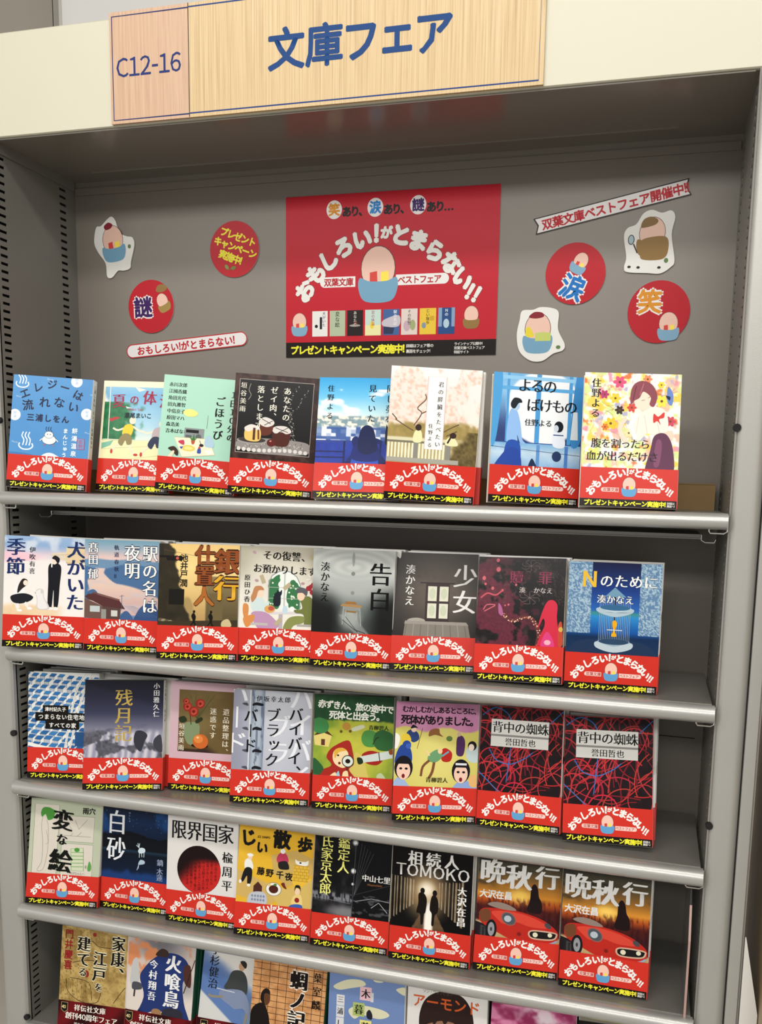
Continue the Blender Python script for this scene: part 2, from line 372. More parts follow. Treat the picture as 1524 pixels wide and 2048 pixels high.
def c_B2(P):
    def f(X, Y):
        c = grad(Y, [(0, '#9ecae0'), (20, '#7db4d8'), (60, '#a8cfe0'), (78, '#d9e4d8')]); c = mix(c, flat(X, '#f2f4f0'), sm(fbm(X, Y, 30, 3), .5, .75) * (Y < 70))
        t = sm(fbm(X, Y, 12, 5) * 26 + 22, X * .55 + 6, X * .55 + 14) * (Y > 28); c = mix(c, mix(flat(X, '#3f8a5a'), flat(X, '#1f5e3c'), fbm(X, Y, 5, 8)), np.clip(t * (Y < 80), 0, 1))
        g = (Y > 79)[..., None]; return np.where(g, mix(flat(X, '#efe9b8'), flat(X, '#e3dfa8'), fbm(X, Y, 20, 2)), c)
    P.rect(0, 0, 104.5, 148, '#f3eccb'); P.ras(f, 98, 145, 70, 96, 3.2, 8)
    P.line([(3.2, 92), (104, 84)], .6, '#c7c08c'); P.line([(40, 105), (104, 96)], .6, '#c7c08c'); P.line([(60, 8), (61, 84)], .0001, '#fff')
    P.line([(4, 79), (104, 79)], 1.2, '#d8dcc0'); P.poly([(3.2, 84), (20, 80), (16, 87), (3.2, 92)], '#7fb8a0')
    P.line([(10, 0), (12, 79)], 1.2, '#e6e3d0')
    P.poly([(11, 51), (24, 48), (27, 50), (14, 55)], '#b93a3a')
    P.poly([(46, 8), (62, 11), (52, 14)], '#e9ead8'); P.poly([(86, 43), (92, 42), (88, 46)], '#dfe0a0'); P.poly([(34, 34), (44, 36), (36, 37)], '#cfe0e4')
    boykid(P, 42, 53, '#ecc936', '#8f8157', .95); boykid(P, 85, 56, '#b9a9ac', '#1f2c4a', .95)
    for c, x, y, r in zip('夏の体温', (24, 46, 68, 92), (27, 25, 22, 26), (-4, 0, 4, 0)): P.ch(c, x, y, 20 if c != 'の' else 14, '#9c2c4a', r, .008, style='m')
    P.text('瀬尾まいこ', 33, 46, 7.8, '#12282a', bold=.025, pitch=1.02); P.text('Maiko Seo', 38, 38, 4.2, '#c05a6e')
def c_B3(P):
    P.rect(0, 0, 104.5, 148, '#a9d6c0')
    for i, n in enumerate(('赤川次郎', '江國香織', '角田光代', '田丸雅智', '中島京子', '原田マハ', '森浩美', '吉本ばなな')): P.text(n, 7.5, 12 + i * 8.5, 6, '#0e1512', style='m', pitch=1.0, bold=.012)
    P.text('1日10分の', 94, 14, 10.4, '#0c0c0c', vert=True, style='m', pitch=1.05, bold=.014); P.text('ごほうび', 77, 22, 13.6, '#0c0c0c', vert=True, style='m', pitch=1.05, bold=.014)
    P.blob([(29, 46), (36, 42), (44, 43), (49, 47), (44, 51), (34, 51)], '#f1e183')
    P.line([(62, 65), (62.5, 48)], .5, '#777'); P.rect(33, 66, 26, 16, '#8a8f90'); P.rect(35, 68, 17, 4, '#1a1a1a'); P.rect(35, 75, 8, 6, '#5d6263'); P.ell(52, 77, 4, 4, '#5d6263', 16)
    P.poly([(20, 79), (66, 78), (76, 98), (32, 104)], '#ece4c8'); P.line([(20, 79), (66, 78), (76, 98), (32, 104)], .6, '#b8ad86', True)
    P.ell(40, 92, 9, 4, '#e3c75a', 18); P.ell(40, 92, 6, 2.4, '#f1de8c', 14)
    P.blob([(43, 80), (48, 80), (47, 86), (44, 86)], '#b5563a'); P.blob([(40, 76), (44, 79), (46, 73), (48, 79), (52, 75), (48, 81), (43, 81)], '#3d7a3c')
    P.blob([(61, 79), (66, 73), (72, 80), (73, 88), (62, 88)], '#aac8d8'); P.ell(57, 87, 3, 2, '#222', 12); P.line([(57, 87), (54, 81)], .7, '#222')
    P.blob([(53, 91), (56, 90), (57, 97), (52, 97)], '#3a55a0'); P.ell(54.6, 90, 1.4, 1.6, '#c0483c', 10); P.poly([(62, 93), (70, 92), (74, 96), (66, 98)], '#f4f1e4')
    P.blob([(26, 84), (33, 82), (34, 88), (29, 87)], '#c3405a'); P.poly([(28, 91), (33, 90), (31, 94)], '#3558b0')
    P.blob([(13, 94), (21, 91), (27, 97), (26, 103), (19, 98)], '#3a2b22'); P.blob([(19, 97), (22, 98), (18, 106), (13, 106)], '#e4d8bc')
def c_B4(P):
    P.ras(lambda X, Y: mix(flat(X, '#2b1915'), flat(X, '#48302a'), sm(fbm(X, Y, 6, 4), .35, .7)), 104.5, 148, 60, 84)
    P.rect(6, 7, 92, 90, '#0d0c0d'); P.frame(6, 7, 92, 90, .7, '#b9b2aa')
    rnd = random.Random(4)
    for k in range(3):
        x0, y0 = 72 + k, 80; x1, y1 = (64 + k * 11, 12 + abs(k - 1) * 4)
        for i in range(26):
            t = i / 25; x = x0 + (x1 - x0) * t * t + 4 * math.sin(t * 6 + k); y = y0 + (y1 - y0) * t
            P.ell(x + rnd.uniform(-2, 2), y, 1.1, .5, '#a8a49c' if i % 2 else '#5c5852', 6, rnd.uniform(0, 3))
    P.blob([(6, 88), (14, 80), (50, 78), (92, 80), (98, 88), (92, 95), (50, 97), (14, 93)], '#8d8884')
    for i in range(14): P.ell(10 + i * 6.4, 92.5 + math.sin(i * .5), 2.6, 2.6, '#d5d0cb', 7, i)
    for i in range(60): P.ell(12 + rnd.random() * 78, 82 + rnd.random() * 8, 1.2, .5, rnd.choice(['#c9c4be', '#56524e']), 6, rnd.random() * 3)
    P.ell(26, 82, 19, 4.2, '#9a948e', 24); P.ell(26, 81, 17, 3.4, '#3a3430', 24)
    P.blob([(52, 68), (72, 68), (71, 84), (62, 87), (53, 84)], '#4a1d12'); P.blob([(50, 66), (56, 62), (68, 62), (74, 68), (68, 71), (62, 69), (54, 71)], '#d9d2cc')
    P.blob([(34, 58), (50, 58), (49, 72), (36, 74)], '#5e2b1a'); P.blob([(33, 57), (40, 52), (50, 55), (52, 60), (44, 64), (36, 62)], '#d9d2cc')
    for a, b in (((36, 54), (48, 60)), ((40, 62), (50, 56)), ((54, 64), (70, 69)), ((58, 70), (70, 63))): P.line([a, b], .8, '#20120c')
    P.blob([(17, 67), (25, 64), (35, 67), (36, 80), (28, 83), (17, 80)], '#e3bd68'); P.blob([(16, 66), (24, 62), (34, 65), (34, 70), (28, 68), (22, 71), (17, 70)], '#ded6cc'); P.line([(28, 66), (28, 81)], 3, '#4a2a16'); P.line([(33, 68), (34, 80)], 2.2, '#6b3d1e')
    P.ell(50, 83, 5.5, 4.8, '#5c1712', 18); P.ell(49, 81, 1.4, 1, '#c08a80', 10)
    P.text('垣谷美雨', 11.5, 10, 8, '#ded9c8', vert=True, style='m', pitch=1.2)
    P.text('あなたの', 66, 13, 9.6, '#eee9d8', vert=True, style='m', pitch=1.12); P.text('ゼイ肉、', 49.5, 13, 9.6, '#eee9d8', vert=True, style='m', pitch=1.12); P.text('落とします', 33, 13, 9.6, '#eee9d8', vert=True, style='m', pitch=1.15)
    P.line([(20, 12), (18, 20), (21, 26), (18, 32)], .6, '#a8a298', sm=4)
def c_B5(P):
    def f(X, Y):
        c = grad(Y, [(0, '#3e9fd8'), (22, '#69bbe4'), (42, '#b9dfe8'), (54, '#e6eee6')]); c = mix(c, flat(X, '#f1f5f4'), sm(fbm(X, Y, 22, 7, 4, 1, 2.2), .52, .72) * (Y > 14))
        far = sm(fbm(X, Y, 7, 9) * 8 + 50, Y + 1, Y - 1); c = mix(c, mix(flat(X, '#5f8fa8'), flat(X, '#d8ddd0'), (fbm(X, Y, 3, 2) > .52) * 1.), 1 - far) if 0 else c
        m = sm(Y, 46, 48); c = mix(c, mix(flat(X, '#7d97a0'), flat(X, '#e8e3d4'), sm(fbm(X, Y, 4, 2, 3, 1, 1.6), .42, .6)), m)
        m = sm(Y, 60, 61); c = mix(c, mix(flat(X, '#e3e8ee'), flat(X, '#3d5c9a'), sm(fbm(np.floor(X / 6) * 6, np.floor(Y / 4) * 4, 6, 12), .42, .6)), m)
        m = sm(Y, 78, 80); return mix(c, mix(flat(X, '#16257a'), flat(X, '#2b49b0'), fbm(X, Y, 14, 4)), m)
    P.ras(f, 104.5, 148, 90, 120)
    P.rect(0, 77, 104.5, 3, '#2b3f8c'); P.rect(88, 80, 10, 25, '#cfdbe8')
    for x in (34, 78, 96): P.rect(x, 78, 2.4, 70, '#121c50')
    for y in (90, 97): P.rect(0, y, 34, 1.6, '#121c50')
    P.blob([(44, 76), (50, 72), (56, 82), (54, 92), (40, 110), (36, 106), (46, 90)], '#13215c'); P.blob([(70, 74), (82, 78), (74, 84), (90, 106), (84, 110), (68, 92)], '#13215c')
    P.blob([(52, 80), (72, 80), (76, 120), (44, 120)], '#2a50b8'); P.blob([(50, 80), (73, 80), (78, 100), (46, 100)], '#16246a')
    P.blob([(62, 58), (69, 62), (73, 74), (75, 88), (62, 94), (52, 88), (52, 74), (55, 62)], '#0e1a48')
    P.blob([(85, 57), (87, 60), (91, 58), (92, 66), (94, 76), (92, 81), (85, 81), (84, 70)], '#0e1428'); P.line([(90, 80), (97, 84), (96, 94)], 1.4, '#0e1428', sm=4)
    P.text('同じ夢を', 88, 7, 10.5, '#10151c', vert=True, style='m', pitch=1.18); P.text('見ていた', 66, 7, 10, '#10151c', vert=True, style='m', pitch=1.22); P.text('住野よる', 15, 8, 8.6, '#10151c', vert=True, style='m', pitch=1.3)
def c_B6(P):
    def f(X, Y):
        c = grad(Y, [(0, '#edecea'), (20, '#ebe3e0'), (60, '#efe3d8'), (148, '#e6dcc8')]); n = fbm(X, Y, 14, 21)
        m = sm(n + .25 * el(X, Y, 45, 42, 60, 34, .6), .52, .68); c = mix(c, mix(flat(X, '#f3ddd2'), flat(X, '#e9b9a4'), sm(fbm(X, Y, 3, 5), .45, .7)), m * (Y < 72) * .85)
        g = sm(Y + fbm(X, Y, 8, 3) * 12, 66, 72) * (Y < 80); c = mix(c, mix(flat(X, '#8a7a45'), flat(X, '#b39c62'), fbm(X, Y, 4, 9)), g)
        g = sm(Y, 78, 80); c = mix(c, mix(flat(X, '#cbbd94'), flat(X, '#a5935f'), fbm(X, Y, 8, 6)), g)
        b = sm(X + Y * .6 + fbm(X, Y, 10, 8) * 20, 140, 150) * (Y > 70); return mix(c, mix(flat(X, '#3f3724'), flat(X, '#8a7748'), fbm(X, Y, 3, 1)), b)
    P.ras(f, 104.5, 152, 90, 120)
    for p in ([(8, 60), (22, 68), (30, 72)], [(30, 66), (38, 52), (33, 46), (42, 36), (41, 30)], [(10, 60), (4, 54)], [(64, 72), (74, 66), (82, 62)], [(68, 76), (80, 70)], [(38, 52), (46, 48)]): P.line(p, 1.3, '#6a5340', sm=4)
    P.rect(0, 80, 70, 3.5, '#d9d2b0'); P.rect(0, 83.5, 80, 2.5, '#7c7864')
    for i in range(18): P.rect(1 + i * 4, 86, 2, 17, '#efe8cc')
    P.rect(31, 82, 5, 24, '#8a8880'); P.rect(68, 82, 6, 24, '#8a8880'); P.rect(0, 103, 84, 5, '#a5a296')
    P.blob([(32, 72), (39, 72), (40, 84), (30, 84)], '#e9e2b0'); P.ell(35.5, 68, 3.6, 3.8, '#3a2c28', 14)
    P.blob([(70, 78), (77, 77), (82, 86), (68, 86)], '#e9e2b0'); P.ell(76, 75, 3.8, 3.4, '#3a2a26', 14); P.line([(74, 76), (70, 84)], 2, '#3a2a26')
    P.rect(43.5, 10, 21, 82, '#f4f1ec'); P.frame(43.5, 10, 21, 82, .6, '#d8b0a8')
    P.text('君の膵臓をたべたい', 58.5, 14, 6.4, '#26211f', vert=True, style='m', pitch=1.32); P.text('住野よる', 49.5, 62, 5.6, '#26211f', vert=True, style='m', pitch=1.28)
def c_B7(P):
    def f(X, Y):
        c = mix(flat(X, '#9cc8e6'), flat(X, '#5d9ed0'), fbm(X, Y, 20, 3)); m = el(X, Y, 60, 38, 44, 42, .03); c = mix(mix(c, flat(X, '#2d3e74'), sm(Y, 20, 70)), flat(X, '#e9ecee'), m)
        g = sm(Y, 78, 79); return mix(c, grad(Y, [(78, '#7db6e2'), (90, '#c6def0'), (106, '#8fbbe4')]) * (1 - .12 * fbm(X, Y, 9, 5)[..., None]), g)
    P.ras(f, 104.5, 148, 80, 112)
    for x, w in ((50, 5.5), (16, 3), (88, 4)): P.rect(x, 0, w, 78, '#4c97d0')
    P.rect(10, 3, 90, 4, '#8dc2e4'); P.rect(10, 15, 94, 4, '#5aa4d8'); P.rect(0, 78, 104.5, 1, '#2a4f90')
    P.blob([(0, 0), (10, 0), (9, 40), (5, 78), (0, 78)], '#4a9ad2'); P.blob([(96, 0), (105, 0), (105, 70), (92, 75)], '#3f88c4'); P.poly([(94, 40), (99, 40), (101, 72), (92, 72)], '#d6dde0')
    P.rect(53, 80, 4, 28, '#5d8fc8'); P.rect(86, 80, 4, 28, '#4b7cc0'); P.line([(0, 84), (104, 90)], .5, '#26406e')
    P.blob([(20, 44), (28, 42), (33, 56), (36, 74), (40, 79), (34, 79), (30, 70), (30, 79), (18, 79)], '#8eb6e6'); P.blob([(18, 79), (33, 79), (35, 105), (30, 112), (16, 110)], '#2650a6'); P.blob([(14, 92), (24, 84), (34, 90), (34, 112), (4, 112)], '#27479c')
    P.ell(27, 37, 4.6, 5.4, '#a9c4e0', 16); P.blob([(21, 34), (25, 28), (32, 29), (34, 33), (30, 34), (26, 40), (22, 39)], '#151c24')
    P.blob([(72, 64), (80, 62), (86, 74), (84, 82), (72, 80)], '#dfe6f0'); P.rect(72, 67, 12, 1.2, '#2b3c72'); P.ell(78, 58, 5.4, 6.4, '#101820', 16); P.ell(75, 60, 3, 4, '#c8d2dc', 12); P.ell(77, 92, 5.5, 6, '#24365e', 14)
    P.blob([(44, 112), (48, 96), (54, 104), (60, 112)], '#1d2f4e')
    P.text('よるの', 29, 13, 17, '#141820', style='m', pitch=.86); P.text('ばけもの', 40, 35, 16.5, '#141820', style='m', pitch=.88); P.text('住野よる', 38, 55, 8.4, '#141820', style='m', pitch=.95)
def c_B8(P):
    def f(X, Y):
        c = flat(X, '#f5f1e6')
        for sd, col, lo in ((1, '#f1e38c', .6), (2, '#eeb6a0', .62), (3, '#cfe08c', .64), (4, '#e48fa0', .67), (5, '#f0c848', .66), (6, '#d8703c', .7), (7, '#a8a8c8', .7)): c = mix(c, flat(X, col), sm(fbm(X, Y, 9, sd + 30), lo - .04, lo + .04) * .9)
        return c
    P.ras(f, 104.5, 148, 95, 130)
    rnd = random.Random(8)
    for i in range(14):
        x, y = rnd.choice([(rnd.uniform(20, 45), rnd.uniform(5, 70)), (rnd.uniform(72, 100), rnd.uniform(5, 40)), (rnd.uniform(5, 55), rnd.uniform(40, 75))]); a = rnd.uniform(0, 6)
        P.line([(x, y), (x + 9 * math.cos(a), y + 9 * math.sin(a)), (x + 17 * math.cos(a + .4), y + 17 * math.sin(a + .4))], .35, '#9a8464', sm=3)
    for x, y, r, c in ((38, 10, 7, '#d8567e'), (22, 24, 5, '#b03a6e'), (34, 28, 6, '#f0c83c'), (39, 41, 5, '#3a2a24'), (30, 56, 7, '#e8c02c'), (24, 60, 4, '#d8742c'), (68, 6, 5, '#e88a60'), (83, 12, 4, '#e3cf40'), (84, 30, 7, '#f1dc50'), (68, 62, 7, '#dfe450'), (52, 38, 5, '#d04a44'), (94, 52, 6, '#c8485a'), (50, 66, 5, '#e8d8a0'), (12, 90, 7, '#e0e070'), (60, 88, 6, '#f0e8a0')):
        for k in range(6): P.ell(x + r * .55 * math.cos(k * 1.05), y + r * .55 * math.sin(k * 1.05), r * .5, r * .32, c, 10, k * 1.05, keep=k > 0)
        P.ell(x, y, r * .22, r * .22, '#6a4420', 8)
    P.blob([(56, 42), (70, 36), (88, 40), (92, 62), (84, 70), (70, 66), (62, 74), (54, 70)], '#f1e2d6'); P.line([(46, 50), (40, 62), (48, 76)], 4.5, '#f0d3bf', sm=4); P.blob([(86, 66), (96, 62), (98, 70), (92, 76), (86, 72)], '#efcdb8')
    P.line([(58, 44), (52, 58), (58, 72)], 5, '#f6ece4', sm=4); P.line([(66, 46), (70, 66)], .5, '#cdb8ac'); P.line([(80, 52), (84, 66), (92, 70)], .5, '#cdb8ac', sm=3); P.line([(60, 48), (58, 66)], .5, '#d6c4b8'); P.ell(64, 37, 3.2, 5, '#f0cdb8', 12)
    P.blob([(78, 68), (90, 66), (98, 82), (98, 112), (70, 112), (74, 84)], '#5d2f4c'); P.blob([(80, 74), (86, 76), (84, 100), (78, 100)], '#7c4664')
    P.blob([(64, 14), (74, 22), (76, 32), (68, 40), (58, 38), (54, 26)], '#f3d8c4')
    P.blob([(50, 24), (53, 13), (62, 8), (73, 12), (79, 24), (76, 36), (71, 34), (72, 26), (64, 20), (60, 27), (55, 30), (51, 34)], '#8a4a54'); P.line([(56, 14), (53, 30)], .8, '#5c2c3c', sm=0); P.line([(64, 11), (60, 24)], .8, '#b8707a')
    P.line([(62, 30), (66, 29)], .5, '#7a4a48'); P.line([(69, 27), (72, 25)], .5, '#7a4a48')
    P.blob([(76, 44), (81, 47), (87, 42), (87, 48), (82, 50), (84, 56), (80, 52), (76, 54)], '#d13c34'); P.blob([(90, 14), (96, 22), (95, 34), (90, 30)], '#6a86c4'); P.blob([(88, 24), (93, 25), (92, 29)], '#1c2440')
    P.text('住野よる', 13, 6, 10.6, '#1a1a1c', vert=True, style='m', pitch=1.05); P.text('腹を割ったら', 10, 78, 11.4, '#1a1a1c', style='m', pitch=.93); P.text('血が出るだけさ', 5, 92, 11.6, '#1a1a1c', style='m', pitch=.96)
def c_C1(P):
    def f(X, Y):
        c = grad(Y, [(0, '#93aed0'), (12, '#8aa8cc'), (24, '#d8c6cf'), (34, '#eae3e0'), (85, '#ece6e0')]); c = mix(c, flat(X, '#c5d0de'), sm(fbm(X, Y, 16, 2), .45, .7) * (Y < 28))
        c = mix(c, flat(X, '#e9bfca'), el(X, Y, 16, 28, 26, 8, .5)); return mix(c, mix(flat(X, '#dcb98a'), flat(X, '#efe0c8'), fbm(X, Y, 14, 6)), sm(Y + 8 * fbm(X, Y, 20, 1), 92, 98) * (1 - sm(X, 62, 82)))
    P.ras(f, 104.5, 148, 70, 96)
    P.poly([(79, 13), (104.5, 10), (104.5, 33), (79, 33)], '#dcc7a0'); P.poly([(60, 21), (79, 19), (79, 31), (60, 27)], '#d9cbb4'); P.line([(60, 24), (104, 20)], .4, '#b59c74'); P.line([(79, 33), (104, 36)], 1.5, '#c9a878')
    P.poly([(0, 40), (20, 34), (60, 30), (30, 50), (0, 60)], '#e8e2de')
    P.blob([(57, 38), (65, 34), (73, 39), (72, 62), (70, 92), (65, 93), (64, 70), (62, 93), (57, 93), (57, 60)], '#191a20'); P.ell(64, 31, 4, 5, '#ecd8c8', 14); P.blob([(61, 28), (65, 24), (71, 28), (69, 35), (65, 30)], '#1d1c22'); P.ell(60, 95, 5, 2, '#efe8e4', 12); P.ell(67, 95, 4, 2.4, '#efe8e4', 12)
    P.line([(61, 34), (61, 40)], 1.6, '#f0eae4')
    P.line([(15, 88), (19, 98), (22, 98)], 2.6, '#f0e4dc', sm=3); P.line([(27, 87), (31, 94), (35, 95)], 2.6, '#f0e4dc', sm=3); P.ell(21, 99, 3.4, 1.6, '#f4f2f0', 10); P.ell(34, 96, 3.4, 1.6, '#f4f2f0', 10)
    P.blob([(16, 66), (24, 66), (28, 74), (24, 82), (14, 80)], '#eceaea'); P.blob([(10, 80), (26, 76), (38, 80), (34, 86), (22, 90), (12, 88)], '#1e2026'); P.blob([(24, 57), (30, 58), (30, 64), (24, 70), (18, 76), (19, 66)], '#2c2522'); P.ell(28, 62, 3, 3.6, '#f0dccc', 12); P.line([(26, 70), (40, 74)], 2, '#f0e4dc'); P.line([(18, 90), (20, 96)], 3, '#f0e8e2'); P.line([(28, 88), (32, 93)], 3, '#f0e8e2')
    P.blob([(41, 73), (46, 69), (51, 71), (52, 80), (58, 90), (58, 96), (44, 96), (43, 84)], '#cfc9c8'); P.blob([(42, 74), (46, 70), (50, 72), (51, 80), (56, 90), (56, 95), (45, 95), (44, 84)], '#e6e2e0'); P.ell(43, 75, 3, 2.2, '#e6e2e0', 10); P.ell(49, 73, 1.6, 3, '#cfc9c8', 8); P.ell(41, 75, .7, .6, '#2a2a2a', 6)
    P.text('犬がいた', 92, 4, 24, '#1c2c5e', vert=True, style='m', pitch=.97, bold=.012); P.text('季節', 15, 2, 24.5, '#1c2c5e', vert=True, style='m', pitch=1.05, bold=.012); P.text('伊吹有喜', 36, 13, 8, '#1b1d26', vert=True, style='m', pitch=1.18)
def c_C2(P):
    def f(X, Y):
        c = grad(Y, [(0, '#6f9aae'), (12, '#9aa9b8'), (22, '#d8bcb8'), (30, '#e0c8bc'), (36, '#ccbfc0')])
        m1 = sm(Y, 27 - 1.5 * np.sin(X / 9) - 4 * fbm(X, Y * 0, 20, 1), 28.5 - 1.5 * np.sin(X / 9) - 4 * fbm(X, Y * 0, 20, 1)); c = mix(c, flat(X, '#6c8cab'), m1)
        m2 = sm(Y, 34 + 4 * np.sin(X / 14), 35 + 4 * np.sin(X / 14)); c = mix(c, flat(X, '#4a6b94'), m2)
        cx = 26 + 6 * np.sin(Y / 10) + np.clip(Y - 55, 0, 99) * .7; wd = 6 + np.clip(Y - 44, 0, 99) * 1.0
        r = (1 - sm(np.abs(X - cx), wd, wd + 1.5)) * (Y > 38) * 1.; r = np.maximum(r, el(X, Y, 60, 78, 55, 18, .06, .2)); c = mix(c, grad(Y, [(38, '#d8bfb8'), (60, '#dcc0b0'), (84, '#c9a9a4')]), r)
        c = mix(c, flat(X, '#c3bcc4'), .5 * r * sm(fbm(X, Y, 16, 4, 4, .4, 2), .5, .7)); return mix(c, flat(X, '#6484aa'), sm(Y - X * .12, 90, 91))
    P.ras(f, 104.5, 148, 84, 116)
    P.blob([(4, 70), (12, 66), (18, 70), (18, 78), (4, 78)], '#47668e'); P.blob([(76, 92), (88, 82), (100, 84), (104, 106), (70, 112)], '#35507e'); P.blob([(48, 110), (54, 96), (62, 94), (70, 108)], '#3f5d88')
    P.poly([(0, 76), (12, 71), (50, 80), (56, 90), (30, 86), (6, 80)], '#5a3430'); P.poly([(0, 76), (6, 72), (50, 80), (58, 91), (26, 88)], '#543030'); P.line([(12, 70), (50, 79)], 1.6, '#6c4640')
    P.poly([(0, 78), (26, 88), (26, 108), (0, 104)], '#6a5048'); P.poly([(26, 88), (52, 90), (50, 108), (26, 108)], '#55403c'); P.rect(8, 88, 14, 8, '#bcc4c4'); P.rect(38, 93, 9, 8, '#c8c8c0'); P.rect(24, 92, 7, 14, '#8f8f88')
    P.line([(53, 72), (53, 92)], .6, '#4a4e60'); P.line([(50, 74), (56, 73)], .5, '#4a4e60')
    for i in range(5): P.line([(56 + i * 3, 86), (80 + i * 6, 100)], .3, '#5a7090')
    P.text('駅の名は', 92, 5, 22, '#efeeea', vert=True, style='m', pitch=1.04, out=(.045, '#26344e')); P.text('夜明', 67, 5, 23, '#efeeea', vert=True, style='m', pitch=1.0, out=(.045, '#26344e'))
    P.text('髙田', 12, 3, 15, '#efeeea', vert=True, style='m', pitch=1.05, out=(.05, '#26344e')); P.text('郁', 12, 38, 15, '#efeeea', vert=True, style='m', out=(.05, '#26344e')); P.text('軌道春秋Ⅱ', 45, 5, 7, '#2c3450', vert=True, style='m', pitch=1.35)
def c_C3(P):
    def f(X, Y):
        c = grad(Y, [(0, '#e3bf7c'), (30, '#ecd08c'), (60, '#d9b878'), (95, '#b3925c')])
        bl = sm(X + 0 * Y, 62, 63) * sm(Y, 40, 41); c = mix(c, grad(Y, [(40, '#8a7a54'), (105, '#4f452c')]), bl); c = mix(c, flat(X, '#a58c5a'), el(X, Y, 38, 92, 9, 24, .1)); c = mix(c, flat(X, '#6a5c3c'), sm(X, 66, 67) * sm(Y, 62, 63) * (1 - sm(X, 84, 85)))
        d = 1 - sm(X - 6 - Y * .26 - 10 * fbm(X * 0, Y, 9, 3), 3, 6); return mix(c, mix(flat(X, '#262219'), flat(X, '#3c3526'), fbm(X, Y, 9, 5)), d)
    P.ras(f, 104.5, 148, 70, 96)
    P.rect(0, 0, 6, 16, '#2c2820'); P.line([(6, 8), (60, 17)], .4, '#5c4c34'); P.rect(14, 58, 20, 20, '#191712'); P.rect(0, 15, 14, 3, '#1a1612')
    for i in range(4): P.ell(13 + i * 5, 18.5, 3.6, 3.6, '#1b1513', 14)
    P.ell(24, 18.5, 2, 2, '#c8584a', 10)
    for i in range(9): P.ell(4 + i * 4.2, 98 + i * .8, 3.4, 2.4, '#8f8468' if i % 2 else '#5a5240', 10)
    P.poly([(0, 100), (104, 96), (104, 110), (0, 110)], '#3a3222'); P.blob([(84, 98), (92, 95), (96, 104), (84, 105)], '#c4b488')
    for x in (47, 69): P.blob([(x - 3, 92), (x, 88), (x + 3, 93), (x + 2, 100), (x + 5, 106), (x + 2, 106), (x, 101), (x - 4, 107), (x - 5, 105), (x - 1, 99)], '#15120e'); P.ell(x + .5, 86.5, 1.6, 2, '#15120e', 10)
    for st, x, y, sz, pt in (('銀行', 89, 5, 34, .99), ('仕置人', 60, 1, 27, .97)):
        P.text(st, x, y, sz, '#8c4a22', vert=True, style='m', pitch=pt, bold=.02, out=(.035, '#3c1c12'))
        P.text(st[-1], x, y + sz * pt * (len(st) - 1), sz, '#d9a52c' if st[0] == '銀' else '#a8642a', vert=True, style='m', bold=.012)
    P.text('池井戸', 33, 13, 10.5, '#1c1712', vert=True, bold=.02, pitch=.97); P.text('潤', 33, 45, 10.5, '#1c1712', vert=True, bold=.02)
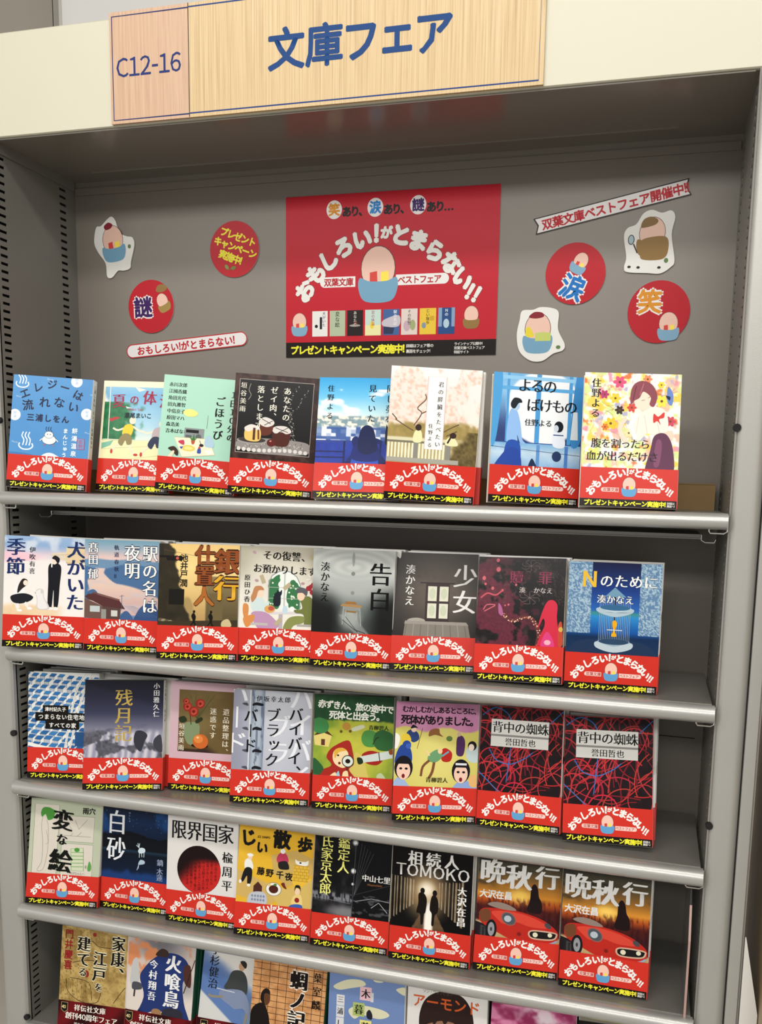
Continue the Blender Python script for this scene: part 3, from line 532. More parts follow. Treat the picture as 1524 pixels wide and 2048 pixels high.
def c_C4(P):
    P.ras(lambda X, Y: mix(grad(Y, [(0, '#b9b3a2'), (30, '#d5d0c2'), (80, '#e4e0d4')]), flat(X, '#a9a28e'), sm(np.abs(X - 50), 20, 56) * (1 - sm(Y, 20, 60)) * .8), 104.5, 148, 30, 40)
    w = [(38, 80), (38, 46), (42, 37), (50, 32), (57, 30), (66, 32), (74, 38), (79, 48), (79, 80)]; P.poly(w, '#e6e9e4'); rnd = random.Random(3)
    for i in range(26):
        x = rnd.choice([rnd.uniform(40, 49), rnd.uniform(66, 77)]); y = rnd.uniform(40, 76); P.ell(x, y, 4, 4, '#3f7a50', 9, keep=i > 0)
    P.blob([(39, 50), (44, 40), (52, 36), (50, 50), (52, 60), (48, 78), (39, 79)], '#3a744a'); P.blob([(64, 50), (70, 44), (77, 50), (78, 78), (62, 70)], '#3a744a')
    for i in range(16): P.ell(rnd.choice([rnd.uniform(41, 50), rnd.uniform(64, 76)]), rnd.uniform(44, 74), 1.2, 1.2, '#dfe5cf', 8)
    P.line(w, 1.2, '#8f9490'); P.line([(58.5, 30), (58.5, 80)], 1.6, '#b7b9b2'); P.line([(38, 52), (79, 52)], .6, '#b7b9b2'); P.line([(38, 66), (79, 66)], .6, '#b7b9b2')
    P.blob([(45, 62), (49, 58), (53, 58), (54, 65), (53, 75), (45, 75)], '#22262e'); P.blob([(49, 60), (49, 55), (52, 58), (55, 55), (55, 61), (52, 63)], '#22262e')
    P.poly([(30, 84), (82, 82), (82, 85), (30, 87)], '#d3cdd0'); P.rect(52, 86, 5, 24, '#b0a9b0')
    P.blob([(17, 64), (24, 60), (30, 66), (36, 78), (34, 84), (20, 84), (15, 76)], '#c9d9d8'); P.line([(24, 72), (34, 80), (38, 70)], 4, '#c9d9d8', sm=4); P.ell(26, 60, 5.4, 6, '#f0d0b8', 16); P.blob([(17, 60), (20, 52), (28, 51), (32, 56), (25, 57), (22, 66), (17, 72), (15, 66)], '#b98258')
    P.blob([(16, 86), (34, 84), (48, 94), (52, 102), (40, 108), (26, 106)], '#b88fb0'); P.blob([(6, 74), (12, 76), (12, 88), (8, 94), (5, 84)], '#cf8a50'); P.blob([(6, 92), (20, 88), (18, 98), (10, 104)], '#d38a4c')
    P.ell(40, 80, 7, 5, '#d6a05c', 14); P.ell(42, 79, 4, 3, '#b8574a', 12); P.blob([(58, 76), (62, 76), (63, 84), (57, 84)], '#bcd0de'); P.ell(69, 79, 3.4, 3.4, '#f0efe8', 14)
    P.blob([(80, 66), (90, 62), (98, 70), (102, 84), (100, 98), (86, 100), (84, 86), (74, 84), (72, 80), (82, 78)], '#6f7740'); P.blob([(58, 104), (66, 90), (84, 88), (84, 96), (72, 100), (66, 108)], '#868c50'); P.ell(80, 62, 5, 6, '#efc9ae', 16); P.blob([(74, 58), (78, 51), (88, 54), (87, 62), (82, 58)], '#5a5a60')
    P.rect(76, 98, 24, 3, '#a9a4a0'); P.rect(16, 98, 22, 3, '#b9b4ae')
    for x, y in ((90, 52), (95, 57), (99, 51), (94, 48), (98, 60)): P.ell(x, y, 4, 3.4, '#9c2f38', 10)
    for i in range(6): P.ell(94 + 5 * math.cos(i), 40 + 5 * math.sin(i), 3.4, 1.6, '#d9d4cc', 8, i)
    for x, y, r in ((18, 8, .4), (22, 44, .2), (82, 46, 0)): P.ell(x, y, 2.6, 1.8, '#b09096', 8, r)
    for x, y, a in ((30, 36, 1.2), (56, 52, -.7), (90, 11, -.4), (46, 98, -.8)): q = math.cos(a), math.sin(a); P.poly([(x, y), (x + 11 * q[0], y + 11 * q[1]), (x + 11 * q[0] - 5 * q[1], y + 11 * q[1] + 5 * q[0]), (x - 5 * q[1], y + 5 * q[0])], '#b5a888')
    P.text('その復讐、', 29, 11, 12.5, '#1b1814', style='m', bold=.01, pitch=1.0, rot=2); P.text('お預かりします', 17, 28, 12, '#1b1814', style='m', bold=.01, pitch=.98, rot=2); P.text('原田ひ香', 10, 36, 8, '#1b1814', vert=True, style='m', pitch=1.15)
def c_C5(P):
    def f(X, Y):
        c = grad(Y, [(0, '#a9aca8'), (25, '#b9bcb8'), (55, '#a6aaa7'), (72, '#6f7674'), (90, '#4a504e'), (148, '#2c2f2e')])
        d = sm(Y + np.abs(X - 52) * .35, 52, 88); c = mix(c, flat(X, '#141615'), d * .9 * sm(np.abs(X - 56), 8, 34)); c = mix(c, flat(X, '#b5b9b3'), el(X, Y, 50, 86, 12, 12, .7) * .8)
        c = mix(c, flat(X, '#9aa09c'), .6 * sm(X - Y * .9 + 40, 0, 3) * (1 - sm(X - Y * .9 + 40, 18, 22)) * (Y > 82)); r = np.sin(np.sqrt(((X - 52) / 2.4) ** 2 + (Y - 22) ** 2) * .9); return c + (.03 * r * (1 - sm(Y, 22, 45)))[..., None]
    P.ras(f, 104.5, 148, 74, 104)
    P.ell(52, 12, 2, 9, '#8e938f', 14); P.ell(52, 30, 2.6, 2.6, '#7d827e', 14); P.ell(52, 54, 2.4, 2.4, '#868b87', 14)
    P.poly([(43, 65), (56, 65), (58, 68), (44, 68)], '#9a6a34'); P.poly([(39, 68), (63, 69), (65, 72), (37, 71)], '#a9814e'); P.poly([(40, 71), (63, 72), (62, 76), (41, 75)], '#8d8f8a'); P.poly([(43, 76), (58, 77), (58, 79), (43, 78)], '#8a6836')
    for a, b in (((41, 72), (40, 94)), ((62, 73), (64, 95)), ((44, 76), (44, 88)), ((58, 78), (58, 88))): P.line([a, b], .7, '#aeb4b4')
    P.line([(40, 88), (56, 100), (70, 104)], .7, '#1d1f1e'); P.line([(44, 84), (60, 103)], .6, '#1d1f1e')
    P.text('告白', 87, 14, 30, '#0e0f0f', vert=True, style='m', pitch=1.05); P.text('湊かなえ', 16, 16, 12.5, '#0e0f0f', vert=True, style='m', pitch=1.02)
def c_C6(P):
    def f(X, Y):
        c = mix(flat(X, '#1f1b18'), flat(X, '#5c5147'), el(X, Y, 54, 48, 46, 44, .75)); return mix(c, flat(X, '#171412'), sm(Y, 100, 112)) * (1 - .1 * fbm(X, Y, 5, 2)[..., None])
    P.ras(f, 104.5, 148, 60, 84)
    P.rect(40, 38, 30, 48, '#2f1c1c'); P.rect(33, 37, 43, 1.6, '#251717')
    for x in (43, 57.5):
        for y in (42, 63.5): P.rect(x, y, 11, 18.5, '#d7d6c2'); P.ell(x + 5.5, y + 9, 4, 7, '#c3c8ae', 12)
    P.rect(36, 85, 36, 1.6, '#261818'); P.blob([(20, 84), (30, 82), (40, 84), (38, 88), (20, 88)], '#a39c92')
    P.poly([(16, 88), (94, 88), (98, 108), (94, 112), (16, 110), (14, 106)], '#7d766d')
    for i in range(9): P.line([(18 + i * 9, 89), (16 + i * 9.6, 109)], .9, '#9a938a' if i % 2 else '#655f58')
    P.poly([(16, 86), (92, 86), (95, 90), (15, 90)], '#938c83')
    P.text('少女', 89, 12, 31, '#e4e2de', vert=True, style='m', pitch=1.05); P.text('湊かなえ', 20, 15, 12.8, '#e4e2de', vert=True, style='m', pitch=1.03)
def c_C7(P):
    def f(X, Y):
        c = mix(flat(X, '#0f0c0d'), flat(X, '#3a2f2e'), sm(fbm(X, Y, 20, 3), .5, .8)); e = sm(fbm(X, Y, 12, 11) + .3 * el(X, Y, 20, 60, 40, 55, .7), .62, .72); c = mix(c, mix(flat(X, '#4a1a28'), flat(X, '#6f2a3c'), fbm(X, Y, 2, 5)), e * sm(60 - X * .6 + Y * .3, 10, 60))
        return mix(c, flat(X, '#5a4440'), .6 * (np.abs(fbm(X, Y, 6, 8) - .5) < .018) * (Y < 56))
    P.ras(f, 104.5, 148, 95, 130)
    rnd = random.Random(2)
    for x, y, r in ((23, 4, 2), (24, 15, 2.6), (7, 26, 2.2), (9, 33, 1.4), (18, 38, 1.8), (34, 58, 1), (38, 57, 1.2), (30, 40, 1.4), (46, 33, 1.3)): P.ell(x, y, r, r * 1.15, '#c9606a', 12)
    P.line([(4, 50), (12, 44), (22, 46), (30, 40)], 1.8, '#c4525e', sm=4); P.line([(8, 64), (12, 58), (22, 58), (16, 62), (9, 66)], 1.1, '#d06a72', sm=4)
    p = smooth([(28, 62), (34, 70), (44, 76), (54, 72), (64, 72), (72, 80), (76, 92), (74, 106)], 8, False)
    for i, (x, y) in enumerate(p):
        P.ell(x, y, 3.2, 2.4, '#5c2a28', 8, keep=i > 0)
    for i, (x, y) in enumerate(p): P.ell(x + rnd.uniform(-2, 2), y + rnd.uniform(-2, 2), .8, .8, rnd.choice(['#d8a890', '#c07060', '#f0c8b8']), 6)
    P.blob([(26, 56), (30, 60), (32, 70), (27, 68)], '#a85c8c')
    P.blob([(84, 52), (91, 50), (96, 56), (96, 70), (98, 84), (102, 106), (94, 112), (74, 112), (76, 96), (82, 80), (80, 72), (74, 84), (78, 66)], '#c8243e'); P.blob([(84, 88), (90, 92), (94, 104), (86, 112), (78, 104)], '#d03a78'); P.ell(86, 100, 4, 3, '#f0a8b4', 10); P.blob([(98, 80), (102, 76), (104, 100), (99, 104)], '#b8442c'); P.ell(101, 84, 2.6, 3, '#c8a850', 12)
    for x, y, s in ((63, 10, 9), (63, 48, 10)):
        for k in range(8): P.line([(x, y), (x + s * math.cos(k * .785), y + s * .7 * math.sin(k * .785)), (x + s * 1.3 * math.cos(k * .785 + .5), y + s * .8 * math.sin(k * .785 + .5))], .35, '#7a6a68', sm=4)
    P.text('贖', 38, 24, 16.5, '#86304a', style='m'); P.text('罪', 72, 24, 16.5, '#86304a', style='m'); P.text('湊', 50, 39, 7.6, '#bcb2ae', style='m'); P.text('かなえ', 67, 39, 7.6, '#bcb2ae', style='m')
def c_C8(P):
    def f(X, Y):
        c = grad(Y, [(0, '#1c2040'), (30, '#1f3a7c'), (55, '#2a62b0'), (58, '#3f8a80'), (62, '#2f86c4'), (80, '#16509a'), (86, '#122c50'), (148, '#2c4260')])
        lace = (np.abs(fbm(X, Y, 4, 3, 3) - .5) < .05) | (np.abs(fbm(X, Y, 2.5, 9, 2) - .5) < .05); lc = mix(flat(X, '#5f81a4'), flat(X, '#a3bccb'), lace * 1.)
        m = ((X < 27) & (Y < 82)) | ((X > 81) & (Y < 82)); return mix(c, lc, m * 1.)
    P.ras(f, 104.5, 148, 100, 140)
    P.blob([(12, 92), (50, 88), (90, 92), (96, 108), (10, 110)], '#1e3352'); P.rect(52.5, 30, 2, 44, '#101822')
    P.poly([(42, 39), (53, 28), (66, 39)], '#6f96b0')
    for x in range(37, 73, 2): P.line([(x, 40 + abs(x - 54) * .15), (x, 94)], .35, '#9fb4c4')
    P.ell(54, 53, 19, 4.6, '#b8cad2', 26); P.ell(54, 51.4, 17, 3.2, '#35648c', 24); P.ell(54, 52, 19, 4.6, '#7fa0b4', 26) if 0 else None
    P.blob([(35, 52), (54, 57), (73, 52), (73, 57), (54, 62), (35, 57)], '#a9bdc8', sub=4); P.ell(54, 92, 19.5, 5, '#8fa5b5', 26); P.ell(54, 90.5, 17, 3.4, '#2a4562', 24); P.blob([(34.5, 91), (54, 96), (73.5, 91), (73.5, 98), (54, 103), (34.5, 98)], '#b5c4cc', sub=4)
    P.blob([(52, 67), (55, 66), (57, 70), (55, 78), (57, 84), (51, 84), (53, 78), (52, 72)], '#e8a818'); P.rect(46, 76.5, 17, 1, '#c8d6dc')
    P.ch('N', 24, 20, 25, '#e3b53c', 0, .01, .95, 1, 'm'); P.text('のために', 35, 21, 16, '#eceee8', style='m', pitch=1.02, out=(.02, '#1b2c4c')); P.text('湊かなえ', 33, 42, 10.4, '#eceee8', style='m', pitch=1.0, out=(.03, '#1b2c4c'))
def c_D1(P):
    P.rect(0, 0, 104.5, 148, '#d9dad6'); rnd = random.Random(11)
    for r in range(14):
        hs = []
        for q in range(9): hs.append((-8 + q * 13 + (r % 2) * 6 + rnd.uniform(-1, 1), 1 + r * 8 + rnd.uniform(-1, 1) + q * .9, 1 + r * .02, rnd.choice(['#2f6ba6', '#2a5f98', '#3a78b0'])))
        for k, (x, y, s, c) in enumerate(hs): P.poly([(x, y + 2 * s), (x + 7 * s, y + 3 * s), (x + 7 * s, y + 8.4 * s), (x, y + 7 * s)], '#aeb6c0', keep=2 if k else False)
        for k, (x, y, s, c) in enumerate(hs): P.poly([(x + 7 * s, y + 3 * s), (x + 11 * s, y), (x + 11 * s, y + 6 * s), (x + 7 * s, y + 8.4 * s)], '#dfe0dd', keep=2 if k else False)
        for k, (x, y, s, c) in enumerate(hs): P.poly([(x - .6, y + 2.4 * s), (x + 3.4 * s, y - 1.6 * s), (x + 11.4 * s, y - 1 * s), (x + 7.2 * s, y + 3.2 * s)], c, keep=2 if k else False)
        for k, (x, y, s, c) in enumerate(hs): P.line([(x, y + 7.4 * s), (x, y + 2.6 * s), (x + 7 * s, y + 3.4 * s), (x + 11 * s, y)], .4, '#1b2a40', keep=2 if k else False); P.line([(x + 7 * s, y + 3.2 * s), (x + 7 * s, y + 8.4 * s)], .35, '#3a4658', keep=2)
    for p in ([(55, 108), (70, 30), (86, 0)], [(62, 108), (78, 40), (95, 0)]): P.line(p, 3, '#e6e4de', sm=5); P.line(p, .4, '#44506a', sm=5)
    P.line([(0, 100), (30, 106), (60, 108)], 5, '#e6e4de', sm=4); P.rect(70, 82, 26, 20, '#274f80')
    P.rect(22, 46, 38, 10, '#14120f'); P.rect(11, 56, 86, 12, '#14120f'); P.rect(26, 68, 50, 11, '#14120f')
    P.text('津村記久子', 25, 51.5, 6.3, '#e8e6e0', bold=.02); P.text('つまらない住宅地の', 15, 62, 8, '#e8e6e0', bold=.02, pitch=1.08); P.text('すべての家', 31, 73.5, 7.6, '#e8e6e0', bold=.02, pitch=1.08)
def c_D2(P):
    def f(X, Y):
        c = grad(Y, [(0, '#1b1b24'), (25, '#27283a'), (45, '#383a50'), (62, '#6c6c80'), (74, '#9492a2')]); c = mix(c, flat(X, '#5f5f74'), sm(fbm(X, Y, 12, 3, 4, .5, 1.6), .5, .7) * sm(Y, 50, 60) * (1 - sm(Y, 74, 80)))
        fall = .5 + .5 * np.sin(X * .6 + Y * .05 + 6 * fbm(X, Y, 20, 4, 4, 1, .3)); w = mix(flat(X, '#8f8ea2'), flat(X, '#c9c6cf'), fall); rock = sm(fbm(X, Y, 13, 14), .5, .58); w = mix(w, mix(flat(X, '#383840'), flat(X, '#75757f'), fbm(X, Y, 3, 5)), rock); return mix(c, w, sm(Y + 4 * fbm(X, Y, 9, 1), 66, 76))
    P.ras(f, 104.5, 148, 90, 124)
    P.blob([(68, 70), (76, 68), (84, 74), (80, 84), (76, 96), (70, 92), (66, 82)], '#34343c'); P.blob([(94, 78), (102, 74), (104, 96), (96, 94), (92, 86)], '#3d3d46')
    P.text('残月記', 52, 12, 24, '#b39a4e', vert=True, style='m', pitch=1.0); P.text('小田雅久仁', 95, 3, 8.6, '#e2e0de', vert=True, style='m', pitch=1.1)
def c_D3(P):
    P.rect(0, 0, 104.5, 148, '#c9a9b2')
    def f(X, Y):
        c = mix(flat(X, '#5a4728'), flat(X, '#6d5a36'), fbm(X, Y, 16, 3)); c = mix(c, flat(X, '#33231b'), sm(Y - (X - 60) * .7, 84, 100) * (X > 40) + sm(Y, 90, 92) * (X <= 40)); return mix(c, flat(X, '#8a7a4e'), .5 * el(X, Y, 38, 40, 30, 34, .8))
    P.ras(f, 84, 84, 70, 70, 12, 11)
    P.blob([(22, 56), (40, 56), (42, 70), (38, 84), (26, 84), (20, 70)], '#7c8a66'); rnd = random.Random(5)
    for i in range(30): x = rnd.uniform(20, 64); y = rnd.uniform(15, 32); P.line([(38, 50), (x, y)], .25, '#4a5230')
    for x, y, r in ((24, 34, 6.4), (33, 40, 7.2), (42, 29, 6.6), (22, 27, 4.5)): P.ell(x, y, r, r, '#9c2f26', 16); P.ell(x + .8, y - .6, r * .66, r * .6, '#c24a38', 14); P.ell(x, y, r * .3, r * .3, '#7a1c18', 10); P.line([(x - r * .5, y + r * .3), (x, y + r * .6), (x + r * .5, y + r * .2)], .5, '#e07a60', sm=3)
    P.blob([(12, 50), (20, 47), (24, 53), (16, 56)], '#26301c'); P.blob([(36, 52), (44, 47), (46, 51), (38, 56)], '#26301c'); P.line([(28, 44), (30, 58)], .9, '#26301c')
    P.ell(43, 86, 12, 3, '#1f140e', 20); P.ell(44, 80, 11, 10, '#c4642a', 24); P.ell(41, 77, 6.5, 5.5, '#d9843e', 18); P.ell(40, 75, 2, 1.5, '#f0c090', 10)
    P.text('垣谷美雨', 17, 56, 8.4, '#e6dcc6', vert=True, style='m', pitch=1.15); P.text('姑の', 94, 34, 9, '#e6dcc6', vert=True, style='m', pitch=1.1); P.text('遺品整理は、', 79, 33, 9.6, '#e6dcc6', vert=True, style='m', pitch=1.12); P.text('迷惑です', 61, 33, 9.6, '#e6dcc6', vert=True, style='m', pitch=1.12)
def c_D4(P):
    P.ras(lambda X, Y: mix(mix(flat(X, '#b4b6c2'), flat(X, '#8f92a2'), sm(np.abs(X - 70) + Y * .1, 20, 80)), flat(X, '#cfd2d8'), el(X, Y, 60, 30, 30, 60, .9) * .5), 104.5, 148, 40, 50)
    P.ras(lambda X, Y: mix(mix(flat(X, '#a9b3bf'), flat(X, '#7d8a9c'), sm(np.abs(X - 32), 3, 10)), flat(X, '#5f6b80'), (fbm(X, Y, 6, 3, 3, 2, .3) > .62) * .8), 18, 148, 24, 80, 24, 0)
    P.rect(22, 0, 1.4, 148, '#d8dade')
    for y, w, x0 in ((18, 14, 26), (50, 12, 27), (79, 12, 28), (101, 12, 28), (108, 12, 28)): P.blob([(x0, y), (x0 + w * .4, y - 2), (x0 + w, y), (x0 + w * .9, y + 2.6), (x0 + w * .3, y + 2), (x0, y + 3)], '#1a1b20'); P.blob([(x0 - 14, y), (x0 - 8, y - 1), (x0 - 6, y + 3), (x0 - 12, y + 2)], '#4a4c56')
    P.text('伊坂幸太郎', 30, 11, 8.2, '#22232a', pitch=1.14, style='m')
    for st, x, y in (('バイバイ', 91, -8), ('ブラック', 62, 30), ('バード', 5, -14)): P.text(st, x, y, 33, '#e4e5ea', vert=True, style='m', pitch=1.02)
    P.text('バイバイ、', 84, 20, 19.5, '#121318', vert=True, style='m', pitch=.97); P.text('ブラック', 54, 22, 19.5, '#121318', vert=True, style='m', pitch=1.0); P.text('バード', 24, 24, 19.5, '#121318', vert=True, style='m', pitch=1.0)
def tree(P, x, y, s, c='#2e6a38'):
    P.blob([(x - 8 * s, y), (x - 6 * s, y - 7 * s), (x, y - 9 * s), (x + 7 * s, y - 6 * s), (x + 9 * s, y + 1 * s), (x + 5 * s, y + 6 * s), (x - 4 * s, y + 6 * s)], c)
def c_D5(P):
    def f(X, Y):
        c = mix(flat(X, '#a9b03c'), flat(X, '#7f9a34'), sm(fbm(X, Y, 18, 3), .35, .7)); c = mix(c, flat(X, '#c9bf4a'), el(X, Y, 60, 80, 26, 34, .8) * .8); d = 1 - sm(Y + 4 * fbm(X, Y, 4, 6), 33, 36); return mix(c, mix(flat(X, '#1f3f28'), flat(X, '#2b5230'), fbm(X, Y, 6, 2)), d)
    P.ras(f, 104.5, 148, 80, 110)
    P.poly([(56, 72), (66, 78), (74, 112), (44, 112)], '#cdbb62'); P.poly([(0, 54), (14, 48), (24, 52), (20, 68), (2, 66)], '#dcc878'); P.poly([(0, 54), (12, 42), (26, 54), (14, 50)], '#4a2c1c'); P.rect(10, 58, 5, 8, '#5a3422')
    tree(P, 8, 42, 1.3, '#3f8048'); tree(P, 74, 56, 1.4, '#4c8a44'); tree(P, 92, 58, 1.7, '#2f5f34'); P.line([(78, 62), (82, 54), (86, 52)], 1, '#2a1c14', sm=3)
    P.ell(43, 40, 5.5, 5, '#b8873c', 16); P.ell(36, 47, 2, 2, '#6a4a2a', 10); P.ell(48, 46, 2, 2, '#6a4a2a', 10); P.blob([(50, 42), (64, 37), (66, 41), (53, 46)], '#c9ccb0')
    P.blob([(64, 76), (74, 70), (86, 72), (92, 80), (84, 88), (70, 86)], '#9c2620'); P.poly([(62, 78), (86, 72), (104, 68), (104, 78), (88, 82), (64, 86)], '#c9d2cc'); P.line([(86, 71), (88, 83)], 1.2, '#333'); P.blob([(58, 80), (64, 80), (66, 86), (60, 88)], '#22301c'); P.ell(102, 70, 3, 4, '#8a4a24', 10)
    P.blob([(20, 74), (28, 66), (46, 58), (52, 72), (54, 88), (48, 96), (56, 112), (4, 116), (2, 102), (24, 92), (18, 82)], '#a02a20'); P.blob([(28, 72), (38, 68), (46, 74), (46, 88), (40, 94), (30, 90), (26, 82)], '#ecd2a4'); P.blob([(28, 72), (36, 68), (44, 71), (34, 74), (29, 82)], '#d9a93c')
    P.ell(33, 78, 1.6, 1.2, '#1c1410', 8); P.ell(35, 88, 1.8, 1.8, '#6a1c18', 8); P.ell(46, 85, 8, 8, '#30302c', 20); P.ell(46, 85, 6.8, 6.8, '#d7dccf', 20); P.ell(46, 85, 3.4, 3, '#1c1410', 12); P.line([(46, 92), (44, 100)], 1.6, '#30302c')
    P.blob([(34, 98), (36, 112), (28, 112)], '#9cc0d4'); P.blob([(40, 100), (46, 98), (47, 110), (40, 111)], '#ecd2a4'); P.blob([(22, 106), (30, 100), (31, 108), (24, 111)], '#ecd2a4')
    P.blob([(84, 102), (90, 98), (96, 106), (88, 112)], '#b8c49a'); P.blob([(0, 84), (8, 88), (14, 98), (0, 110)], '#2a5a34')
    P.text('赤ずきん、旅の途中で', 5, 12, 11, '#eeeee2', bold=.035, pitch=.9, rot=2.5); P.text('死体と出会う。', 20, 26, 11.5, '#eeeee2', bold=.035, pitch=.9); P.text('青柳碧人', 72, 40, 6.6, '#20301c', style='m', pitch=1.0, bold=.01)
def hair(P, x, y, s):
    P.ell(x, y, 10 * s, 13 * s, '#17141a', 22); P.ell(x, y + 3 * s, 7.5 * s, 10 * s, '#eac4ae', 20); P.poly([(x - 8 * s, y - 4 * s), (x - 5 * s, y - 10 * s), (x + 5 * s, y - 10 * s), (x + 8 * s, y - 4 * s)], '#17141a')
    for d in (-3, 3): P.ell(x + d * s, y + 1 * s, 1.7 * s, 1.3 * s, '#17141a', 10)
    P.ell(x, y + 9 * s, 1.8 * s, 2.4 * s, '#7a1c20', 12)
def c_D6(P):
    def f(X, Y):
        c = mix(flat(X, '#c9c060'), flat(X, '#dbd07a'), el(X, Y, 50, 70, 40, 40, .9)); d = 1 - sm(Y + 3 * np.sin(X / 8) + 3 * fbm(X, Y, 8, 6), 34, 36); return mix(c, mix(flat(X, '#b5759a'), flat(X, '#c88cac'), fbm(X, Y, 16, 2)), d)
    P.ras(f, 104.5, 148, 80, 110)
    P.blob([(44, 34), (54, 32), (56, 38), (60, 42), (50, 40), (42, 42)], '#8a5c34'); P.ell(68, 44, 4, 3.4, '#5f7c3c', 14)
    P.blob([(78, 42), (84, 40), (88, 48), (86, 64), (78, 64), (77, 52)], '#4c2c58'); P.ell(80, 38, 2.6, 3, '#c4a890', 10)
    P.blob([(14, 40), (20, 34), (28, 38), (30, 46), (22, 50)], '#2a3f70'); P.ell(23, 34, 3.4, 3.6, '#e6c8b0', 12); P.blob([(19, 33), (22, 28), (28, 32), (24, 32)], '#1a1a20'); P.line([(34, 32), (28, 58)], .7, '#6a4a24'); P.blob([(8, 42), (16, 40), (20, 48), (10, 52)], '#d9bc3c')
    P.blob([(2, 66), (8, 54), (18, 56), (22, 66), (20, 76), (2, 78)], '#27448e'); P.ell(15, 54, 5.5, 6, '#27448e', 16); P.ell(17, 55, 3.4, 3.4, '#3c5cb0', 12); P.blob([(0, 40), (6, 44), (4, 56), (0, 58)], '#e8e6dc')
    P.blob([(58, 60), (64, 56), (72, 62), (70, 72), (60, 72)], '#b02820'); P.blob([(44, 64), (54, 58), (60, 66), (52, 74), (42, 72)], '#6a9a6c'); P.ell(57, 60, 3, 3.4, '#ecc89c', 12); P.line([(44, 72), (36, 80), (34, 92)], 3, '#7a4a30', sm=3); P.line([(50, 74), (48, 86), (44, 94)], 3.4, '#7a4a30', sm=3); P.line([(44, 66), (40, 60)], 2, '#ecc89c'); P.line([(60, 66), (68, 60)], 2, '#6aa0b4')
    P.blob([(90, 56), (98, 50), (104, 54), (104, 72), (92, 70)], '#b9c8c8'); P.ell(97, 52, 5.6, 6, '#17141a', 16); P.ell(96, 54, 3.6, 4.4, '#ecd8c8', 14)
    P.blob([(0, 100), (10, 94), (22, 112), (0, 116)], '#9ab0d4'); hair(P, 12, 82, 1.15); P.blob([(70, 112), (80, 98), (94, 96), (104, 104), (104, 116), (70, 116)], '#8aa4d0'); hair(P, 84, 84, 1.15); P.rect(77, 74, 14, 2.6, '#dcdce0'); P.blob([(94, 92), (102, 88), (104, 102), (96, 102)], '#e0b070')
    P.text('むかしむかしあるところに、', 8, 9, 8.6, '#1c1014', bold=.03, pitch=.87); P.text('死体がありました。', 7, 22, 12.4, '#1c1014', bold=.035, pitch=.87); P.text('青柳碧人', 40, 96, 7, '#2c2a1c', style='m', pitch=1.0, bold=.01)
def c_D7(P):
    P.ras(lambda X, Y: mix(flat(X, '#120e10'), flat(X, '#2e1a1e'), fbm(X, Y, 6, 3)), 104.5, 148, 40, 56); rnd = random.Random(6)
    for i in range(112):
        x, y = rnd.uniform(-5, 110), rnd.uniform(-5, 120); a = rnd.uniform(-2.4, -.7) if i % 3 else rnd.uniform(0, 6.3); k = rnd.uniform(-.5, .5); p = []
        for j in range(8): p.append((min(104.4, max(0, x)), min(112, max(0, y)))); x += 8 * math.cos(a); y += 8 * math.sin(a); a += k
        P.line(p, rnd.uniform(.9, 1.6), '#%02x%02x%02x' % ((rnd.randint(110, 140), 28, 38) if i < 45 else (rnd.randint(160, 200), rnd.randint(38, 60), rnd.randint(46, 62))), sm=2)
    for p in ([(2, 12), (18, 2), (34, 8), (40, 20)], [(88, 18), (98, 8), (104, 2)], [(12, 52), (22, 66), (40, 70), (58, 62), (68, 54)], [(0, 82), (14, 94), (28, 106)], [(40, 50), (38, 70), (36, 92)]): P.line(p, 1.1, '#2f6cb0', sm=5)
    for y, hh in ((16, 18.5), (37, 12.5)): P.rect(14, y, 73, hh, '#dcdad4')
    P.rect(14, 34.5, 73, 2.5, '#8c8a86'); P.text('背中の蜘蛛', 15, 25.6, 15, '#131214', style='m', pitch=.96); P.text('誉田哲也', 32, 43, 9.8, '#131214', style='m')
def c_E1(P):
    P.rect(0, 0, 104.5, 148, '#b5bda4'); P.rect(6, 8, 36, 98, '#d2cbbe'); P.frame(6, 8, 36, 98, .4, '#4a5040'); P.rect(44, 22, 50, 36, '#cfc9bb'); P.frame(44, 22, 50, 36, .4, '#4a5040'); P.rect(48, 61, 46, 46, '#d2cbbe'); P.frame(48, 61, 46, 46, .4, '#4a5040')
    P.line([(18, 24), (17, 40), (20, 60), (20, 88), (14, 100), (18, 102), (24, 96), (28, 70), (27, 40), (24, 30)], .5, '#8a857a', sm=4); P.line([(24, 44), (28, 60), (24, 64)], .4, '#8a857a', sm=3)
    P.blob([(15, 20), (18, 13), (26, 12), (34, 15), (42, 18), (36, 20), (34, 27), (26, 30), (22, 22), (17, 26)], '#4a8f3c')
    for a, b in (((50, 40), (56, 32)), ((56, 32), (62, 42)), ((66, 28), (72, 40)), ((72, 40), (84, 26)), ((50, 50), (90, 50)), ((60, 50), (64, 46)), ((70, 50), (76, 44))): P.line([a, b], .5, '#8a857a')
    P.poly([(62, 68), (80, 66), (82, 98), (64, 98)], '#cbd0b4'); P.line([(62, 68), (80, 66), (82, 98), (64, 98)], .7, '#5a9a4c', True)
    for i in range(5): P.line([(63, 73 + i * 5), (81, 72 + i * 5)], .8, '#5a9a4c')
    P.ell(71, 69, 4, 3, '#4a8f3c', 12); P.blob([(90, 84), (93, 90), (92, 97), (88, 97), (88, 90)], '#5a9a4c'); P.ell(85, 92, 1.6, 2.4, '#9aa086', 10)
    P.text('今子ちゃんへ', 62, 102, 4.6, '#8a8678', pitch=.8)
    P.ch('変', 48, 29, 31, '#10120e', 4, .03, style='m'); P.ch('な', 48, 56, 17, '#10120e', 4, .03, style='m'); P.ch('絵', 48, 86, 34, '#10120e', 4, .03, style='m'); P.text('雨穴', 76, 14, 9.5, '#141612', bold=.03)
